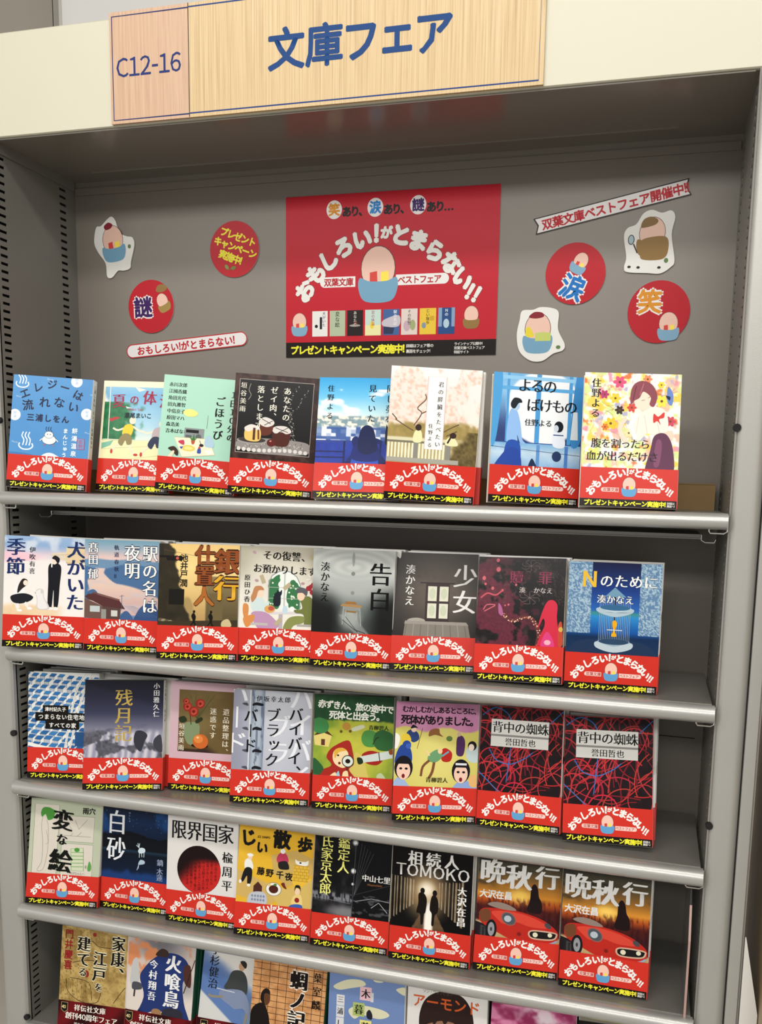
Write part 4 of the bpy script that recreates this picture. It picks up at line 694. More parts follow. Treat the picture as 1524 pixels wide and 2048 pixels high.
def c_E2(P):
    def f(X, Y):
        c = mix(grad(Y, [(0, '#0e1828'), (24, '#14284a'), (50, '#101c34'), (64, '#1c3448'), (68, '#0c1420'), (148, '#142c5a')]), flat(X, '#1d4a86'), .7 * sm(fbm(X, Y, 24, 3), .5, .75) * (Y < 50))
        m = sm(Y, 46 - 7 * np.exp(-((X - 46) / 22) ** 2) - 5 * fbm(X, Y * 0, 8, 5), 47 - 7 * np.exp(-((X - 46) / 22) ** 2) - 5 * fbm(X, Y * 0, 8, 5)) * (1 - sm(Y, 62, 64)); c = mix(c, flat(X, '#0b0f16'), m)
        return mix(c, flat(X, '#1c3f7c'), .8 * sm(Y - 12 * fbm(X, Y * 0, 10, 7), 84, 92))
    P.ras(f, 104.5, 148, 80, 110); rnd = random.Random(1)
    for i in range(30): P.ell(rnd.uniform(2, 102), rnd.uniform(2, 40), .3, .3, '#9fb4d0', 5)
    P.blob([(56, 62), (60, 58), (66, 59), (66, 64), (58, 66)], '#c9d8e0')
    for a, b in (((58, 60), (55, 52)), ((57, 58), (53, 55)), ((57, 58), (58, 52)), ((58, 64), (58, 72)), ((61, 64), (62, 71)), ((65, 63), (65, 71))): P.line([a, b], .9, '#c9d8e0')
    P.blob([(57, 80), (60, 75), (66, 76), (66, 80), (58, 82)], '#a9bcd0'); P.line([(58, 81), (55, 90)], .9, '#a9bcd0'); P.line([(58, 81), (57, 88)], .7, '#a9bcd0')
    P.text('白砂', 22, 7, 36, '#dde0e4', vert=True, style='m', pitch=1.05, sx=.85); P.text('はくしゃ', 41, 9, 3, '#aab4c4', vert=True, pitch=1.3); P.text('鏑木', 90, 70, 10, '#8f9bb4', vert=True, style='m', pitch=1.2); P.text('蓮', 90, 92, 10, '#8f9bb4', vert=True, style='m')
def c_E3(P):
    P.rect(0, 0, 104.5, 148, '#d9d6d2')
    def f(X, Y): return mix(flat(X, '#1a0f0f'), flat(X, '#c02824'), sm((X - 40) * .8 + (Y - 72) * .75, -16, 10) * sm(Y, 54, 66))
    n = 40; P.ell(48, 73, 32.5, 33, '#160e0e', 40)
    pts = []; X, Y = np.meshgrid(np.linspace(-1, 1, 61), np.linspace(-1, 1, 61)); U = X * np.sqrt(1 - Y ** 2 / 2); V = Y * np.sqrt(1 - X ** 2 / 2); XX, YY = 48 + 32 * U, 73 + 32.5 * V
    c = np.clip(f(XX, YY), 0, 1).reshape(-1, 3); c = np.where(c <= .04045, c / 12.92, ((c + .055) / 1.055) ** 2.4); i = np.arange(60 * 61).reshape(60, 61)[:, :-1].ravel()
    P._add(np.stack([XX.ravel(), YY.ravel()], 1), np.concatenate([np.stack([i, i + 1, i + 62], 1), np.stack([i, i + 62, i + 61], 1)]), c)
    src = 'この国の未来を憂う者たちの言葉が赤く燃え人々は沈黙する日本を救えるか'; k = 0
    for q in range(8):
        x = 73 - q * 6; y0 = 73 - math.sqrt(max(0, 30 ** 2 - (x - 48) ** 2)); y0 = max(y0, 56 + q * 1.3); y1 = 73 + math.sqrt(max(0, 30 ** 2 - (x - 48) ** 2))
        y = y0
        while y < y1 - 5: P.ch(src[k % len(src)], x, y + 2.5, 5, '#3a0c10', 0, keep=k % 9 > 0); k += 1; y += 5
    for i, c in enumerate('限界国家'): P.ch(c, 17 + i * 23.2, 20.5, 26, '#141416', 0, 0, .92, 1.08, 'm')
    P.text('楡周平', 90, 42, 16, '#141416', vert=True, style='m', pitch=1.2)
def c_E4(P):
    P.ras(lambda X, Y: mix(flat(X, '#d9a72a'), flat(X, '#e2b53a'), fbm(X, Y, 30, 3)), 104.5, 148, 20, 30)
    P.poly([(0, 62), (40, 76), (60, 96), (46, 108), (0, 96)], '#c9a860'); P.poly([(46, 40), (80, 30), (104, 40), (104, 60), (70, 80), (50, 62)], '#c4a45c'); P.poly([(40, 76), (70, 82), (104, 66), (104, 108), (60, 108)], '#cdb063'); P.poly([(70, 60), (104, 66), (84, 84)], '#e2b53a')
    P.rect(78, 50, 21, 20, '#d7ad3c')
    for r in range(6):
        P.line([(78, 50 + r * 4), (99, 50 + r * 4)], .4, '#8c6c20')
        for q in range(4): P.line([(80 + q * 5.5 + (r % 2) * 2.6, 50 + r * 4), (80 + q * 5.5 + (r % 2) * 2.6, 54 + r * 4)], .4, '#8c6c20', keep=True) if r < 5 else None
    P.blob([(10, 50), (17, 47), (22, 56), (20, 62), (11, 62)], '#e6e4dc'); P.ell(17, 45, 3.2, 3.6, '#e6c8b0', 12); P.ell(17, 42, 4.5, 2.2, '#e9e7e0', 12); P.blob([(11, 60), (20, 60), (21, 72), (19, 80), (15, 80), (14, 70), (9, 78), (6, 76)], '#1a1a1c'); P.ell(5, 78, 2, 2.6, '#e9e7e0', 10); P.ell(17, 82, 2.4, 2, '#e9e7e0', 10)
    P.blob([(56, 38), (62, 34), (68, 38), (70, 47), (58, 50), (54, 45)], '#b83a58'); P.ell(62, 33, 3.6, 3.4, '#e6e4dc', 12); P.blob([(57, 48), (68, 46), (72, 55), (66, 57), (58, 56)], '#22201f')
    P.blob([(80, 42), (84, 44), (94, 44), (98, 42), (96, 49), (82, 48)], '#e8e6de'); P.ell(87, 46, 1.6, 1.2, '#2a2420', 8)
    P.ell(52, 84, 11, 9, '#7a7468', 24); P.ell(52, 84, 10.3, 8.3, '#e6e4da', 24); P.ell(52, 84, 6.6, 5.4, '#4a2018', 18); P.ell(46, 79, 2.4, 1.8, '#d9c084', 10); P.ell(54, 78, 2.4, 1.6, '#4a7a3c', 10); P.blob([(62, 76), (66, 74), (68, 78), (70, 82), (66, 81)], '#6a2a20')
    P.poly([(24, 82), (30, 76), (36, 82), (36, 92), (24, 92)], '#4a2820'); P.blob([(20, 92), (40, 90), (42, 106), (18, 108)], '#b9bcc4')
    for i in range(10): P.ell(23 + (i % 5) * 4, 95 + (i // 5) * 5, 1.6, 1.8, '#7d86a0', 7)
    P.ell(85, 84, 3.4, 5, '#e6c8a8', 12); P.blob([(81, 84), (82, 76), (88, 76), (90, 84), (88, 80), (83, 79)], '#1c1a1a'); P.blob([(80, 90), (90, 88), (92, 102), (78, 102)], '#e3c880'); P.ell(85, 95, 3.4, 3.4, '#8a2424', 10); P.blob([(77, 102), (92, 101), (90, 112), (72, 112)], '#3a5ca8')
    for c, x, y, r, sz in (('じ', 13, 19, -8, 23), ('い', 33, 31, 8, 17), ('散', 60, 18, 2, 25), ('歩', 92, 22, 4, 21)): P.ch(c, x, y, sz, '#151210', r, .05)
    P.text('JII SANPO', 25, 17, 3.6, '#151210', bold=.03, pitch=.9)
    for i, c in enumerate('藤野千夜'): P.ch(c, 33 + i * 12.4 + (2 if i > 1 else 0), 62 + i * 1.2, 11, '#151210', 2, .03)
def c_E5(P):
    def f(X, Y):
        c = mix(flat(X, '#0e0e10'), flat(X, '#27262a'), sm(fbm(X, Y, 14, 3), .4, .8) * (1 - sm(X, 50, 62))); w = sm(Y, 74, 78) * (1 - sm(Y, 84, 90)) * (fbm(X, Y, 3, 5, 3, 2, .5) > .5) * (X < 54); c = mix(c, flat(X, '#8a8c94'), w * .8); c = mix(c, flat(X, '#8f8f92'), .8 * el(X, Y, 46, 100, 24, 8, .7) * (X < 54)); return mix(c, flat(X, '#6c6c70'), .6 * sm(fbm(X, Y, 8, 9, 3, 1, 3), .58, .68) * (X > 54) * (Y > 74) * (Y < 100))
    P.ras(f, 104.5, 148, 80, 110)
    for x, y, r in ((55, 8, 4), (54, 45, 3.6), (54, 62, 2)): P.ell(x, y, r, r, '#8a8a8c', 16); P.ell(x, y, r * .6, r * .6, '#e0e0dc', 14)
    P.line([(56, 10), (54, 105)], .8, '#46464a')
    for i in range(5): P.line([(56, 78), (64 + i * 4, 8 + i * 3)], .3, '#56565a')
    P.line([(56, 76), (104, 58)], .8, '#2e2e32'); P.line([(58, 84), (80, 78), (104, 80)], .9, '#8a8a8c'); P.line([(80, 90), (90, 82), (102, 94)], .7, '#b5b5b5'); P.line([(0, 84), (52, 88)], .5, '#77777a')
    P.text('鑑定人', 40, 2, 16.8, '#e3e07c', vert=True, style='m', pitch=.95); P.text('氏家京太郎', 17, 3, 16.8, '#e3e07c', vert=True, style='m', pitch=.92); P.text('中山七里', 66, 52, 9.6, '#dcdad6', style='m', bold=.01); P.text('Nakayama Shichiri', 74, 60, 3.4, '#8a5a34', pitch=.62)
def c_E6(P):
    def f(X, Y):
        c = flat(X, '#0b0a0b'); g = el(X, Y, 46, 58, 22, 26, .9); c = mix(c, flat(X, '#c9a878'), g * .9); c = mix(c, flat(X, '#f0e6d2'), el(X, Y, 46, 54, 9, 9, .8))
        p = (np.sin(X * 1.5 + 3 * fbm(X, Y * 0, 9, 4)) > .35) * (np.abs(X - 46) > 14) * (np.abs(X - 46) < 48) * (Y > 44 - np.abs(X - 46) * .1) * (Y < 62 + np.abs(X - 46) * .75); c = mix(c, mix(flat(X, '#8a6a48'), flat(X, '#e3d4b4'), fbm(X, Y, 9, 3)), p * .75)
        fl = (np.abs(X - 50) < (Y - 66) * .55) * (Y > 66); c = mix(c, mix(flat(X, '#5a4330'), flat(X, '#86694a'), fbm(X, Y, 5, 7)), fl * .8); return mix(c, flat(X, '#f3efe4'), el(X, Y, 50, 98, 5.5, 30, .3))
    P.ras(f, 104.5, 148, 90, 120)
    P.blob([(36, 60), (42, 58), (47, 66), (46, 82), (44, 86), (43, 98), (40, 98), (39, 86), (34, 84), (36, 72)], '#17100e'); P.ell(41, 55.5, 3, 3.8, '#17100e', 14)
    P.blob([(53, 62), (58, 60), (62, 68), (62, 80), (58, 86), (57, 98), (54, 98), (54, 84), (51, 78)], '#17100e'); P.ell(57, 57, 3, 4, '#17100e', 14)
    for i, c in enumerate('相続人'): P.ch(c, 30 + i * 23.5, 15, 19.5, '#dcdad6', 0, .012, style='m')
    for c, x, w in zip('TOMOKO', (12, 27, 44, 61, 77, 93), (1, 1, 1, 1, 1, 1)): P.ch(c, x, 31, 24, '#dcdad6', 0, 0, .82, .86, 'm')
    P.text('大沢在昌', 92, 44, 12, '#e2e0dc', vert=True, style='m', bold=.02, pitch=1.08)
def c_E7(P):
    def f(X, Y):
        c = grad(Y, [(0, '#2c2c2a'), (20, '#4a4230'), (40, '#a06c2c'), (52, '#d08a30'), (60, '#a4481c'), (68, '#4c1a16'), (85, '#38161a')]); c = mix(c, flat(X, '#2c2b28'), sm(fbm(X, Y, 20, 3, 4, .5, 2), .45, .7) * (1 - sm(Y, 38, 50)) * .8); c = mix(c, flat(X, '#f3c860'), el(X, Y, 54, 52, 13, 8, .9)); c = mix(c, flat(X, '#2a0d10'), .6 * sm(fbm(X, Y, 4, 6, 3, 2, .5), .45, .6) * sm(Y, 52, 60))
        g = sm(Y - (X - 0) * .12, 84, 88); return mix(c, mix(flat(X, '#c4a878'), flat(X, '#a58a60'), fbm(X, Y, 12, 8)), g)
    P.ras(f, 104.5, 148, 90, 124)
    P.blob([(67, 40), (71, 35), (75, 40), (77, 50), (81, 58), (80, 70), (66, 70), (63, 66), (66, 55)], '#1c1012')
    n0 = len(P.V)
    P.poly([(0, 84), (16, 88), (26, 104), (60, 112), (0, 112)], '#1a1418')
    P.blob([(4, 74), (8, 68), (20, 66), (44, 66), (62, 68), (84, 74), (100, 84), (103, 92), (98, 100), (70, 104), (46, 102), (30, 96), (20, 92), (6, 84)], '#b5281f')
    P.blob([(20, 70), (44, 68), (70, 72), (92, 82), (70, 84), (50, 80), (36, 84), (26, 78)], '#d04434'); P.blob([(14, 62), (24, 58), (40, 60), (50, 66), (30, 66)], '#8a7a70'); P.blob([(4, 72), (16, 68), (18, 80), (8, 84)], '#6c4028')
    P.ell(20, 92, 7, 12, '#17161a', 22); P.ell(20, 92, 4.2, 8.5, '#8f8f94', 18); P.ell(20, 92, 1.4, 2.6, '#3a3a3e', 10)
    P.ell(41, 77, 10, 7.6, '#8a5a54', 24, .5); P.ell(41, 77, 8.6, 6.4, '#4a5058', 22, .5); P.ell(40, 77, 4.6, 4, '#aeb8c0', 16); P.ell(90, 80, 4.6, 3, '#4a4448', 16, .5)
    P.blob([(66, 92), (72, 87), (98, 87), (102, 91), (96, 97), (72, 98)], '#c9a890'); P.blob([(68, 92), (73, 88.5), (97, 88.5), (100, 91), (95, 95.5), (73, 96.5)], '#1a1718'); P.ell(75, 92.5, 3.2, 3, '#d8d4b8', 14); P.ell(93, 91, 2.8, 2.6, '#d8d4b8', 14); P.ell(55, 94, 2.6, 2.4, '#7a1c16', 12)
    P.line([(42, 102), (66, 106), (92, 102), (102, 97)], 2.2, '#8fa0b8', sm=5)
    for a in P.V[n0:]: a[:, 1] += 4
    for i, (c, x, y) in enumerate((('晩', 18, 25), ('秋', 51, 29), ('行', 86, 26))): P.ch(c, x, y, 33 if i != 2 else 30, '#dcdbd8', 0, .02, style='m')
    P.text('大沢在昌', 3, 53, 10.6, '#dcdbd8', bold=.03, pitch=.97)
def c_F1(P):
    def f(X, Y):
        c = mix(flat(X, '#8f7440'), flat(X, '#b89d60'), sm(fbm(X, Y, 10, 3), .3, .7)); c = mix(c, flat(X, '#5c4526'), (fbm(X, Y, 1.6, 7, 2) > .7) * .6 * (1 - .6 * sm(X, 60, 80))); return c
    P.ras(f, 104.5, 148, 90, 120)
    for p in ([(30, 14), (50, 18), (60, 24), (90, 24)], [(10, 74), (14, 92), (36, 104), (60, 102), (66, 86)], [(86, 100), (100, 80), (104, 76)], [(16, 72), (46, 76), (52, 100)], [(20, 50), (50, 44), (70, 52)]): P.line(p, .9, '#3a2c1c', sm=4)
    for i in range(6): P.line([(14 + i * 7, 74), (14 + i * 7, 96)], .3, '#5a4428', keep=i > 0)
    P.ell(52, 8, 3, 3, '#8a2c20', 12); P.ell(42, 64, 4, 5, '#8a2c20', 12)
    for st, x, y in (('家康、', 90, 6), ('江戸', 62, 30), ('建て', 36, 12)): P.text(st, x, y, 22, '#151210', vert=True, style='m', bold=.02, pitch=.98, out=(.05, '#d9cfae'))
    P.text('を', 62, 74, 13, '#151210', vert=True, style='m', bold=.02, out=(.06, '#d9cfae')); P.text('る', 36, 55, 14, '#151210', vert=True, style='m', bold=.02, out=(.06, '#d9cfae')); P.text('門井慶喜', 12, 4, 14, '#8a1c20', vert=True, bold=.02, pitch=1.03)
def c_F2(P):
    def f(X, Y):
        c = grad(Y, [(0, '#b9b4b4'), (30, '#c9b8ae'), (70, '#d6ccc4'), (148, '#d8cfc4')]); c = mix(c, flat(X, '#5c5c64'), el(X, Y, 50, 8, 30, 18, .9) * .8); c = mix(c, flat(X, '#d0855a'), sm(fbm(X, Y, 12, 4) + .4 * el(X, Y, 22, 34, 22, 24, .9), .66, .85)); return mix(c, flat(X, '#8d8a90'), el(X, Y, 94, 62, 12, 12, .9) * .7)
    P.ras(f, 104.5, 148, 70, 96)
    P.blob([(10, 36), (16, 32), (20, 46), (20, 66), (8, 68), (8, 50)], '#b9bab8'); P.line([(16, 68), (15, 86)], 2.6, '#3a3230'); P.blob([(12, 66), (24, 66), (26, 74), (12, 76)], '#4a4a50')
    P.blob([(28, 44), (40, 30), (56, 20), (76, 18), (92, 26), (98, 44), (88, 56), (92, 84), (100, 110), (60, 100), (40, 104), (18, 118), (30, 84), (22, 58)], '#23346c'); P.blob([(44, 24), (52, 14), (62, 16), (62, 24)], '#3a2c28'); P.blob([(88, 34), (98, 32), (100, 60), (90, 54)], '#4a2c26'); P.line([(90, 70), (104, 22)], 1.4, '#241c1c')
    P.blob([(44, 100), (58, 100), (56, 124), (46, 122)], '#9a7450'); P.blob([(60, 98), (90, 96), (86, 130), (66, 130)], '#2c2c38')
    P.text('火喰鳥', 72, 20, 25, '#e6e6e4', vert=True, style='m', bold=.02, pitch=.98); P.text('今村翔吾', 42, 30, 13, '#e6e6e4', vert=True, style='m', bold=.015, pitch=1.12)
def c_F3(P):
    def f(X, Y):
        c = mix(flat(X, '#d2cfca'), flat(X, '#5c78ac'), sm(Y - np.abs(X - 40) * .3 - 10 * fbm(X, Y, 14, 3), 6, 20) * (1 - sm(X * .9 - Y + 30 * fbm(X, Y, 20, 5), -10, 30))); c = mix(c, flat(X, '#4c689c'), sm(X * .65 - Y + 44 + 8 * fbm(X, Y, 10, 7), 0, 10) * (1 - sm(X * .65 - Y + 20, 0, 20)) * .8); d = sm(Y - X * .75, 66, 69); return mix(mix(c, flat(X, '#d9d6ce'), d * .9), flat(X, '#c4b878'), el(X, Y, 92, 92, 16, 20, .9) * .7)
    P.ras(f, 104.5, 148, 70, 96)
    P.blob([(44, 36), (58, 34), (66, 44), (68, 62), (60, 70), (46, 64), (34, 60), (38, 50)], '#3c4040'); P.blob([(30, 64), (60, 60), (72, 76), (72, 92), (64, 84), (52, 86), (44, 82), (30, 74)], '#7c88a4'); P.ell(57, 28, 4.6, 6, '#b99272', 14); P.blob([(54, 22), (60, 20), (64, 24), (62, 30)], '#2c2826'); P.line([(22, 62), (50, 64)], 1.1, '#c9ccd0'); P.line([(34, 72), (18, 74), (12, 72)], 3.4, '#8a8270', sm=3); P.line([(70, 90), (68, 104)], 3.4, '#8a8270')
    P.text('小杉健治', 17, 3, 15, '#1a1e28', vert=True, style='m', pitch=1.02); P.text('殺し', 92, 48, 20, '#8f1c24', vert=True, style='m', bold=.02, pitch=1.0)
def c_F4(P):
    P.ras(lambda X, Y: mix(flat(X, '#b57f50'), flat(X, '#cf9a66'), sm(fbm(X, Y, 9, 3), .3, .7)), 104.5, 148, 60, 84)
    for i in range(12): P.rect(0, 5 + i * 8, 104.4, .7, '#43291c', keep=i > 0)
    for i in range(9): P.rect(11 + i * 12.5, 0, .7, 92, '#43291c', keep=i > 0)
    P.rect(0, 92, 104.4, 56, '#1e1512'); P.blob([(14, 44), (20, 38), (26, 42), (25, 54), (20, 60), (13, 54)], '#1e1614'); P.blob([(18, 46), (26, 46), (26, 56), (20, 60)], '#5c3a26'); P.blob([(6, 62), (18, 58), (26, 72), (30, 86), (44, 96), (30, 104), (0, 104), (0, 74)], '#1a1413')
    P.text('蜩ノ記', 66, 8, 26, '#17100e', vert=True, style='m', bold=.03, pitch=1.0, out=(.05, '#e6ded0')); P.text('葉室麟', 92, 5, 13, '#1c1512', vert=True, style='m', bold=.01, pitch=1.35)
def c_F5(P):
    P.rect(0, 0, 104.5, 148, '#6b82b0'); P.rect(0, 0, 104.5, 3, '#b9b9b4')
    for p in ([(6, 20), (24, 10), (44, 8), (50, 14), (30, 20), (14, 24)], [(28, 48), (44, 40), (74, 42), (84, 48), (70, 54), (48, 52), (36, 58)], [(60, 4), (70, 3), (74, 7), (64, 8)], [(92, 14), (104, 10), (104, 20)]): P.blob(p, '#cfcdae')
    P.blob([(53, 48), (57, 44), (61, 50), (60, 56), (54, 55)], '#20242c')
    for c, x, y, b in (('木', 43, 16, '#d8b0b8'), ('暮', 34, 37, '#a3b26a'), ('荘', 44, 58, '#d9d07c')): P.rect(x, y, 16, 17, b); P.text(c, x + 1.6, y + 8.6, 13, '#1a1a1c', style='m', bold=.01)
    P.rect(58, 22, 4, 12, '#c4c4c8'); P.rect(52, 72, 4, 12, '#c4c4c8')
    P.rect(11, 30, 11, 78, '#d0d0d2')
    for i, c in enumerate('三浦しをん'): P.text(c, 12, 36 + i * 15, 9, '#1a1a1c', style='m', bold=.01); P.rect(11, 43.5 + i * 15, 11, .6, '#6b82b0')
def c_F6(P):
    P.rect(0, 0, 104.5, 148, '#d6d3cf'); P.blob([(20, 66), (16, 40), (24, 16), (44, 4), (70, 6), (84, 22), (88, 46), (84, 66), (70, 60), (30, 60)], '#2a1c1a'); P.blob([(24, 54), (30, 46), (52, 40), (78, 46), (82, 60), (78, 88), (54, 104), (30, 90)], '#8a6450'); P.poly([(24, 52), (30, 36), (36, 48), (44, 36), (50, 46), (58, 34), (66, 48), (74, 38), (80, 52), (70, 30), (30, 30)], '#2a1c1a')
    P.ell(39, 58, 5, 2.6, '#241614', 14); P.ell(67, 58, 5, 2.6, '#241614', 14); P.line([(32, 51), (44, 50)], 1.8, '#2a1c1a'); P.line([(62, 50), (74, 51)], 1.8, '#2a1c1a')
    P.text('アーモンド', 6, 19, 18, '#c4562a', bold=.02, pitch=1.0); P.text('ソン・ウォンピョン', 20, 6, 4.6, '#5c4a44', pitch=.95)
def c_F7(P):
    P.ras(lambda X, Y: mix(mix(flat(X, '#8a2c54'), flat(X, '#c87a9c'), sm(fbm(X, Y, 18, 3, 4, 1, 1.6), .3, .65)), flat(X, '#d9ccd2'), sm(fbm(X, Y, 22, 7), .5, .7) * el(X, Y, 66, 26, 36, 36, .8)), 104.5, 148, 80, 110)
    P.blob([(60, 44), (70, 38), (74, 50), (66, 56)], '#5c1c38')
def c_F8(P):
    P.rect(0, 0, 104.5, 148, '#17140f'); P.poly([(12, 14), (104, 8), (104, 60), (12, 60)], '#d2c62c'); P.text('新刊', 30, 30, 22, '#17140f', bold=.03)
# ================================================================== structure
W, D = .9177, .159
ZN = [1.4200, 1.2083, 1.0192, .8370, .6540]           # underside of each shelf's front rail
ZT = [1.4375, 1.2283, 1.0392, .8570, .6740]           # shelf tops
HB, HT_ = 1.8795, 1.9995
def struct(name, g, mt, loc=None): return tag(g.obj(name, mt, loc=loc), kind='structure')
struct('floor', G().box((-3, -4.5, -.05), (4, 2.5, 0)), M['floor'])
struct('ceiling', G().box((-3, -4.5, 3.0), (4, 2.5, 3.05)), M['ceil'])
struct('wall_back', G().box((-3, 1.2, 0), (4, 1.25, 3.0)), M['grey'])

# the bookcase frame: moves as one
case = tag(empty('bookcase', (W / 2, D, 0)), 'tall silver grey steel bookcase frame with perforated sides and cream header', 'bookcase')
def cpart(name, g, mt, smooth=False, parent=None):
    for i, v in enumerate(g.v): g.v[i] = (v[0] - W / 2, v[1] - D, v[2])
    return g.obj(name, mt, parent or case, smooth)
def panel(xin, xout):   # perforated side sheet; holes go through to a dark cavity
    g = G(); ys = [.004, .0108, .0238, .1262, .1398, D + .002]; zs = [0.02]; holes = []
    z = .53
    while z < HB - .008:
        zs += [z, z + .0036]; holes.append(len(zs) - 2); z += .01
    zs.append(HB)
    for j in range(len(zs) - 1):
        for i in range(5):
            if j in holes and i in (1, 3):
                y0, y1, z0, z1 = ys[i], ys[i + 1], zs[j], zs[j + 1]
                s = .0013 * (1 if xout > xin else -1)
                a = [(xin, y0, z0), (xin, y1, z0), (xin, y1, z1), (xin, y0, z1)]; b = [(xin + s, y, z) for _, y, z in a]
                g.add(a + b, [(k, (k + 1) % 4, 4 + (k + 1) % 4, 4 + k) for k in range(4)])
            else: g.add([(xin, ys[i], zs[j]), (xin, ys[i + 1], zs[j]), (xin, ys[i + 1], zs[j + 1]), (xin, ys[i], zs[j + 1])], [(0, 1, 2, 3)])
    return g
for xi, xo, sg in ((0, -.02, -1), (W, W + .02, 1)):
    cpart('side_panel', panel(xi, xo), M['side'])
    cpart('panel_cavity', G().box((min(xi + sg * .006, xo), .004, .02), (max(xi + sg * .006, xo), D, HB)), M['black'])
    # front post: rounded folded steel with lip
    o = W if sg > 0 else 0
    wd = .0325 if sg > 0 else .042
    prof = [(0, .006), (0, -.001), (.0015, -.003)] + [(a, b) for a, b in arc(.009, .004, .0085, 215, 270, 4)] + [(wd - .012, -.0045)] + arc(wd - .011, .0065, .011, 270, 360, 6) + [(wd, .05), (wd - .004, .05), (wd - .004, .01), (.006, .006)]
    cpart('front_post', G().prism([(o + sg * u, v) for u, v in prof], lambda u, v, t: (u, v, t), .0, 2.0 if sg < 0 else 1.8785), M['post'], True)
    for zz in ((1.53, 1.105, .6792) if sg < 0 else (1.527, 1.09)):
        cpart('bolt_hole', G().prism(arc(o + sg * .0015, zz, .0042, 0, 360, 12)[:-1], lambda u, v, t: (u, t, v), -.0052, -.001), M['black'])
cpart('rear_sheet', G().box((0, D, .02), (W, D + .003, HB)), M['back'])
cpart('rear_top_lip', G().box((.002, D - .0022, 1.8612), (W - .002, D - .0002, 1.8708)), M['back'])
cpart('rear_seam', G().box((.01, D - .0010, 1.1405), (W - .01, D - .0002, 1.1412)), M['black'])
cpart('kick_plate', G().box((0, .01, 0), (W, .03, .08)), M['post'])
# canopy and header
g = G().box((-.001, .0, HB), (W + .001, D + .002, HB + .0016)); cpart('canopy_sheet', g, M['under'])
cpart('canopy_rib', G().box((.055, D - .034, HB - .0016), (W - .075, D - .0325, HB)), M['under'])
cpart('canopy_front_lip', G().box((.003, .001, HB - .0028), (W - .004, .004, HB)), M['under'])
cpart('canopy_side_lip', G().box((.0008, .003, HB - .013), (.0028, D - .004, HB + .001)), M['side'])
cpart('canopy_box', G().box((-.04, .004, HB + .0018), (W + .04, D, HT_ - .002)), M['cream'])
hp = [(-.001, HB - .001), (-.0025, HB), (-.0025, HT_ - .002), (-.0005, HT_), (.0035, HT_), (.0035, HB - .001)]
cpart('header_fascia', G().prism(hp, lambda u, v, t: (t, u, v), -.05, W + .06), M['cream'])

# neighbouring unit to the right
nb = tag(empty('side_cover', (W + .042, .05, 0)), 'narrow grey steel cover strip standing against the right bookcase post', 'panel')
G().prism([(-.0088, -.053), (-.005, -.0545), (.003, -.0545), (.0045, -.0525), (.0045, .1), (-.0088, .1)], lambda u, v, t: (u, v, t), 0, 1.878).obj('cover_strip', M['post'], nb, True)
wd_ = tag(empty('wooden_shelf_unit', (1.05, .05, 0)), 'tan wooden shelf unit beyond the dark gap at the right edge', 'shelf')
G().box((-.064, -.1, 0), (-.04, .1, 1.878)).obj('side_board', M['tan'], wd_); G().box((-.04, .08, 0), (.3, .1, 1.878)).obj('rear_board', M['tan'], wd_); G().box((-.04, -.1, .7), (.3, .08, .72)).obj('shelf_plank', M['tan'], wd_)
cpl = tag(empty('white_card', (.9765, -.006, .80)), 'white card standing in the gap beside the lower right post', 'card')
G().prism([(-.0105, -.1), (.009, -.1), (.0085, .075), (-.0095, .166), (-.0105, .166)], lambda u, v, t: (u, t, v), 0, .001).obj('card_sheet', M['board'], cpl)

# background above the header
lp = tag(empty('wall_panel_unit', (-.2, 1.0, 0)), 'bright white wall panel with slim metal edge above the header', 'panel')
G().box((-.47, 0, 0), (1.6, .03, 2.98)).obj('panel_board', M['white'], lp); G().box((-.486, -.012, 0), (-.47, .03, 2.98)).obj('metal_edge', M['steel'], lp); G().box((-.497, -.01, 0), (-.49, .03, 2.98)).obj('metal_edge', M['steel'], lp)

# shelves: lift-off boards
RN = ['top', 'second', 'third', 'fourth', 'lowest']
for k in range(5):
    zb, zt = ZN[k], ZT[k]; r = (zt - zb) / 2; zc = (zt + zb) / 2
    t = tag(empty('shelf_board', (W / 2, D / 2, zt)), f'silver grey steel shelf with a rounded front rail, {RN[k]} of the five shelves', 'shelf', 'silver shelves of the bookcase')
    f = lambda u, v, s: (s - W / 2, u - D / 2, v - zt)
    nose = arc(-.006, zc, r, 90, 270, 12) + [(-.002, zb), (-.002, zb + .0015), (-.0005, zt - .0012)]
    G().prism(nose, f, .0015, W - .0015).obj('front_rail', M['rail'], t, True)
    deck = [(-.0005, zt), (-.0005, zt - .0012), (D - .005, zt - .0012), (D - .005, zt - .016), (D - .004, zt - .016), (D - .004, zt)]
    G().prism(deck, f, .004, W - .004).obj('deck', M['deck'], t)
    for x, s in ((.001, 1), (W - .001, -1)):
        p = [(x, -.004, zt - .002), (x, -.004, zb - .0022), (x + s * .0035, -.004, zb - .0042), (x + s * .017, -.004, zb - .0042), (x + s * .0185, -.004, zb - .002), (x + s * .0185, -.004, zb + .001)]
        G().tube([(a - W / 2, b - D / 2, c - zt) for a, b, c in p], .0009).obj('hook', M['steel'], t, True)
u = tag(empty('support_plate', (W / 2, .1, 1.411)), 'thin grey steel plate tucked directly below the top shelf', 'plate')
G().box((.03 - W / 2, -.05, -.005), (.893 - W / 2, .045, -.0038)).box((.03 - W / 2, -.05, -.0005), (.893 - W / 2, .045, .0005)).box((.03 - W / 2, -.048, -.005), (.893 - W / 2, -.047, 0)).obj('plate_sheet', M['deck'], u)
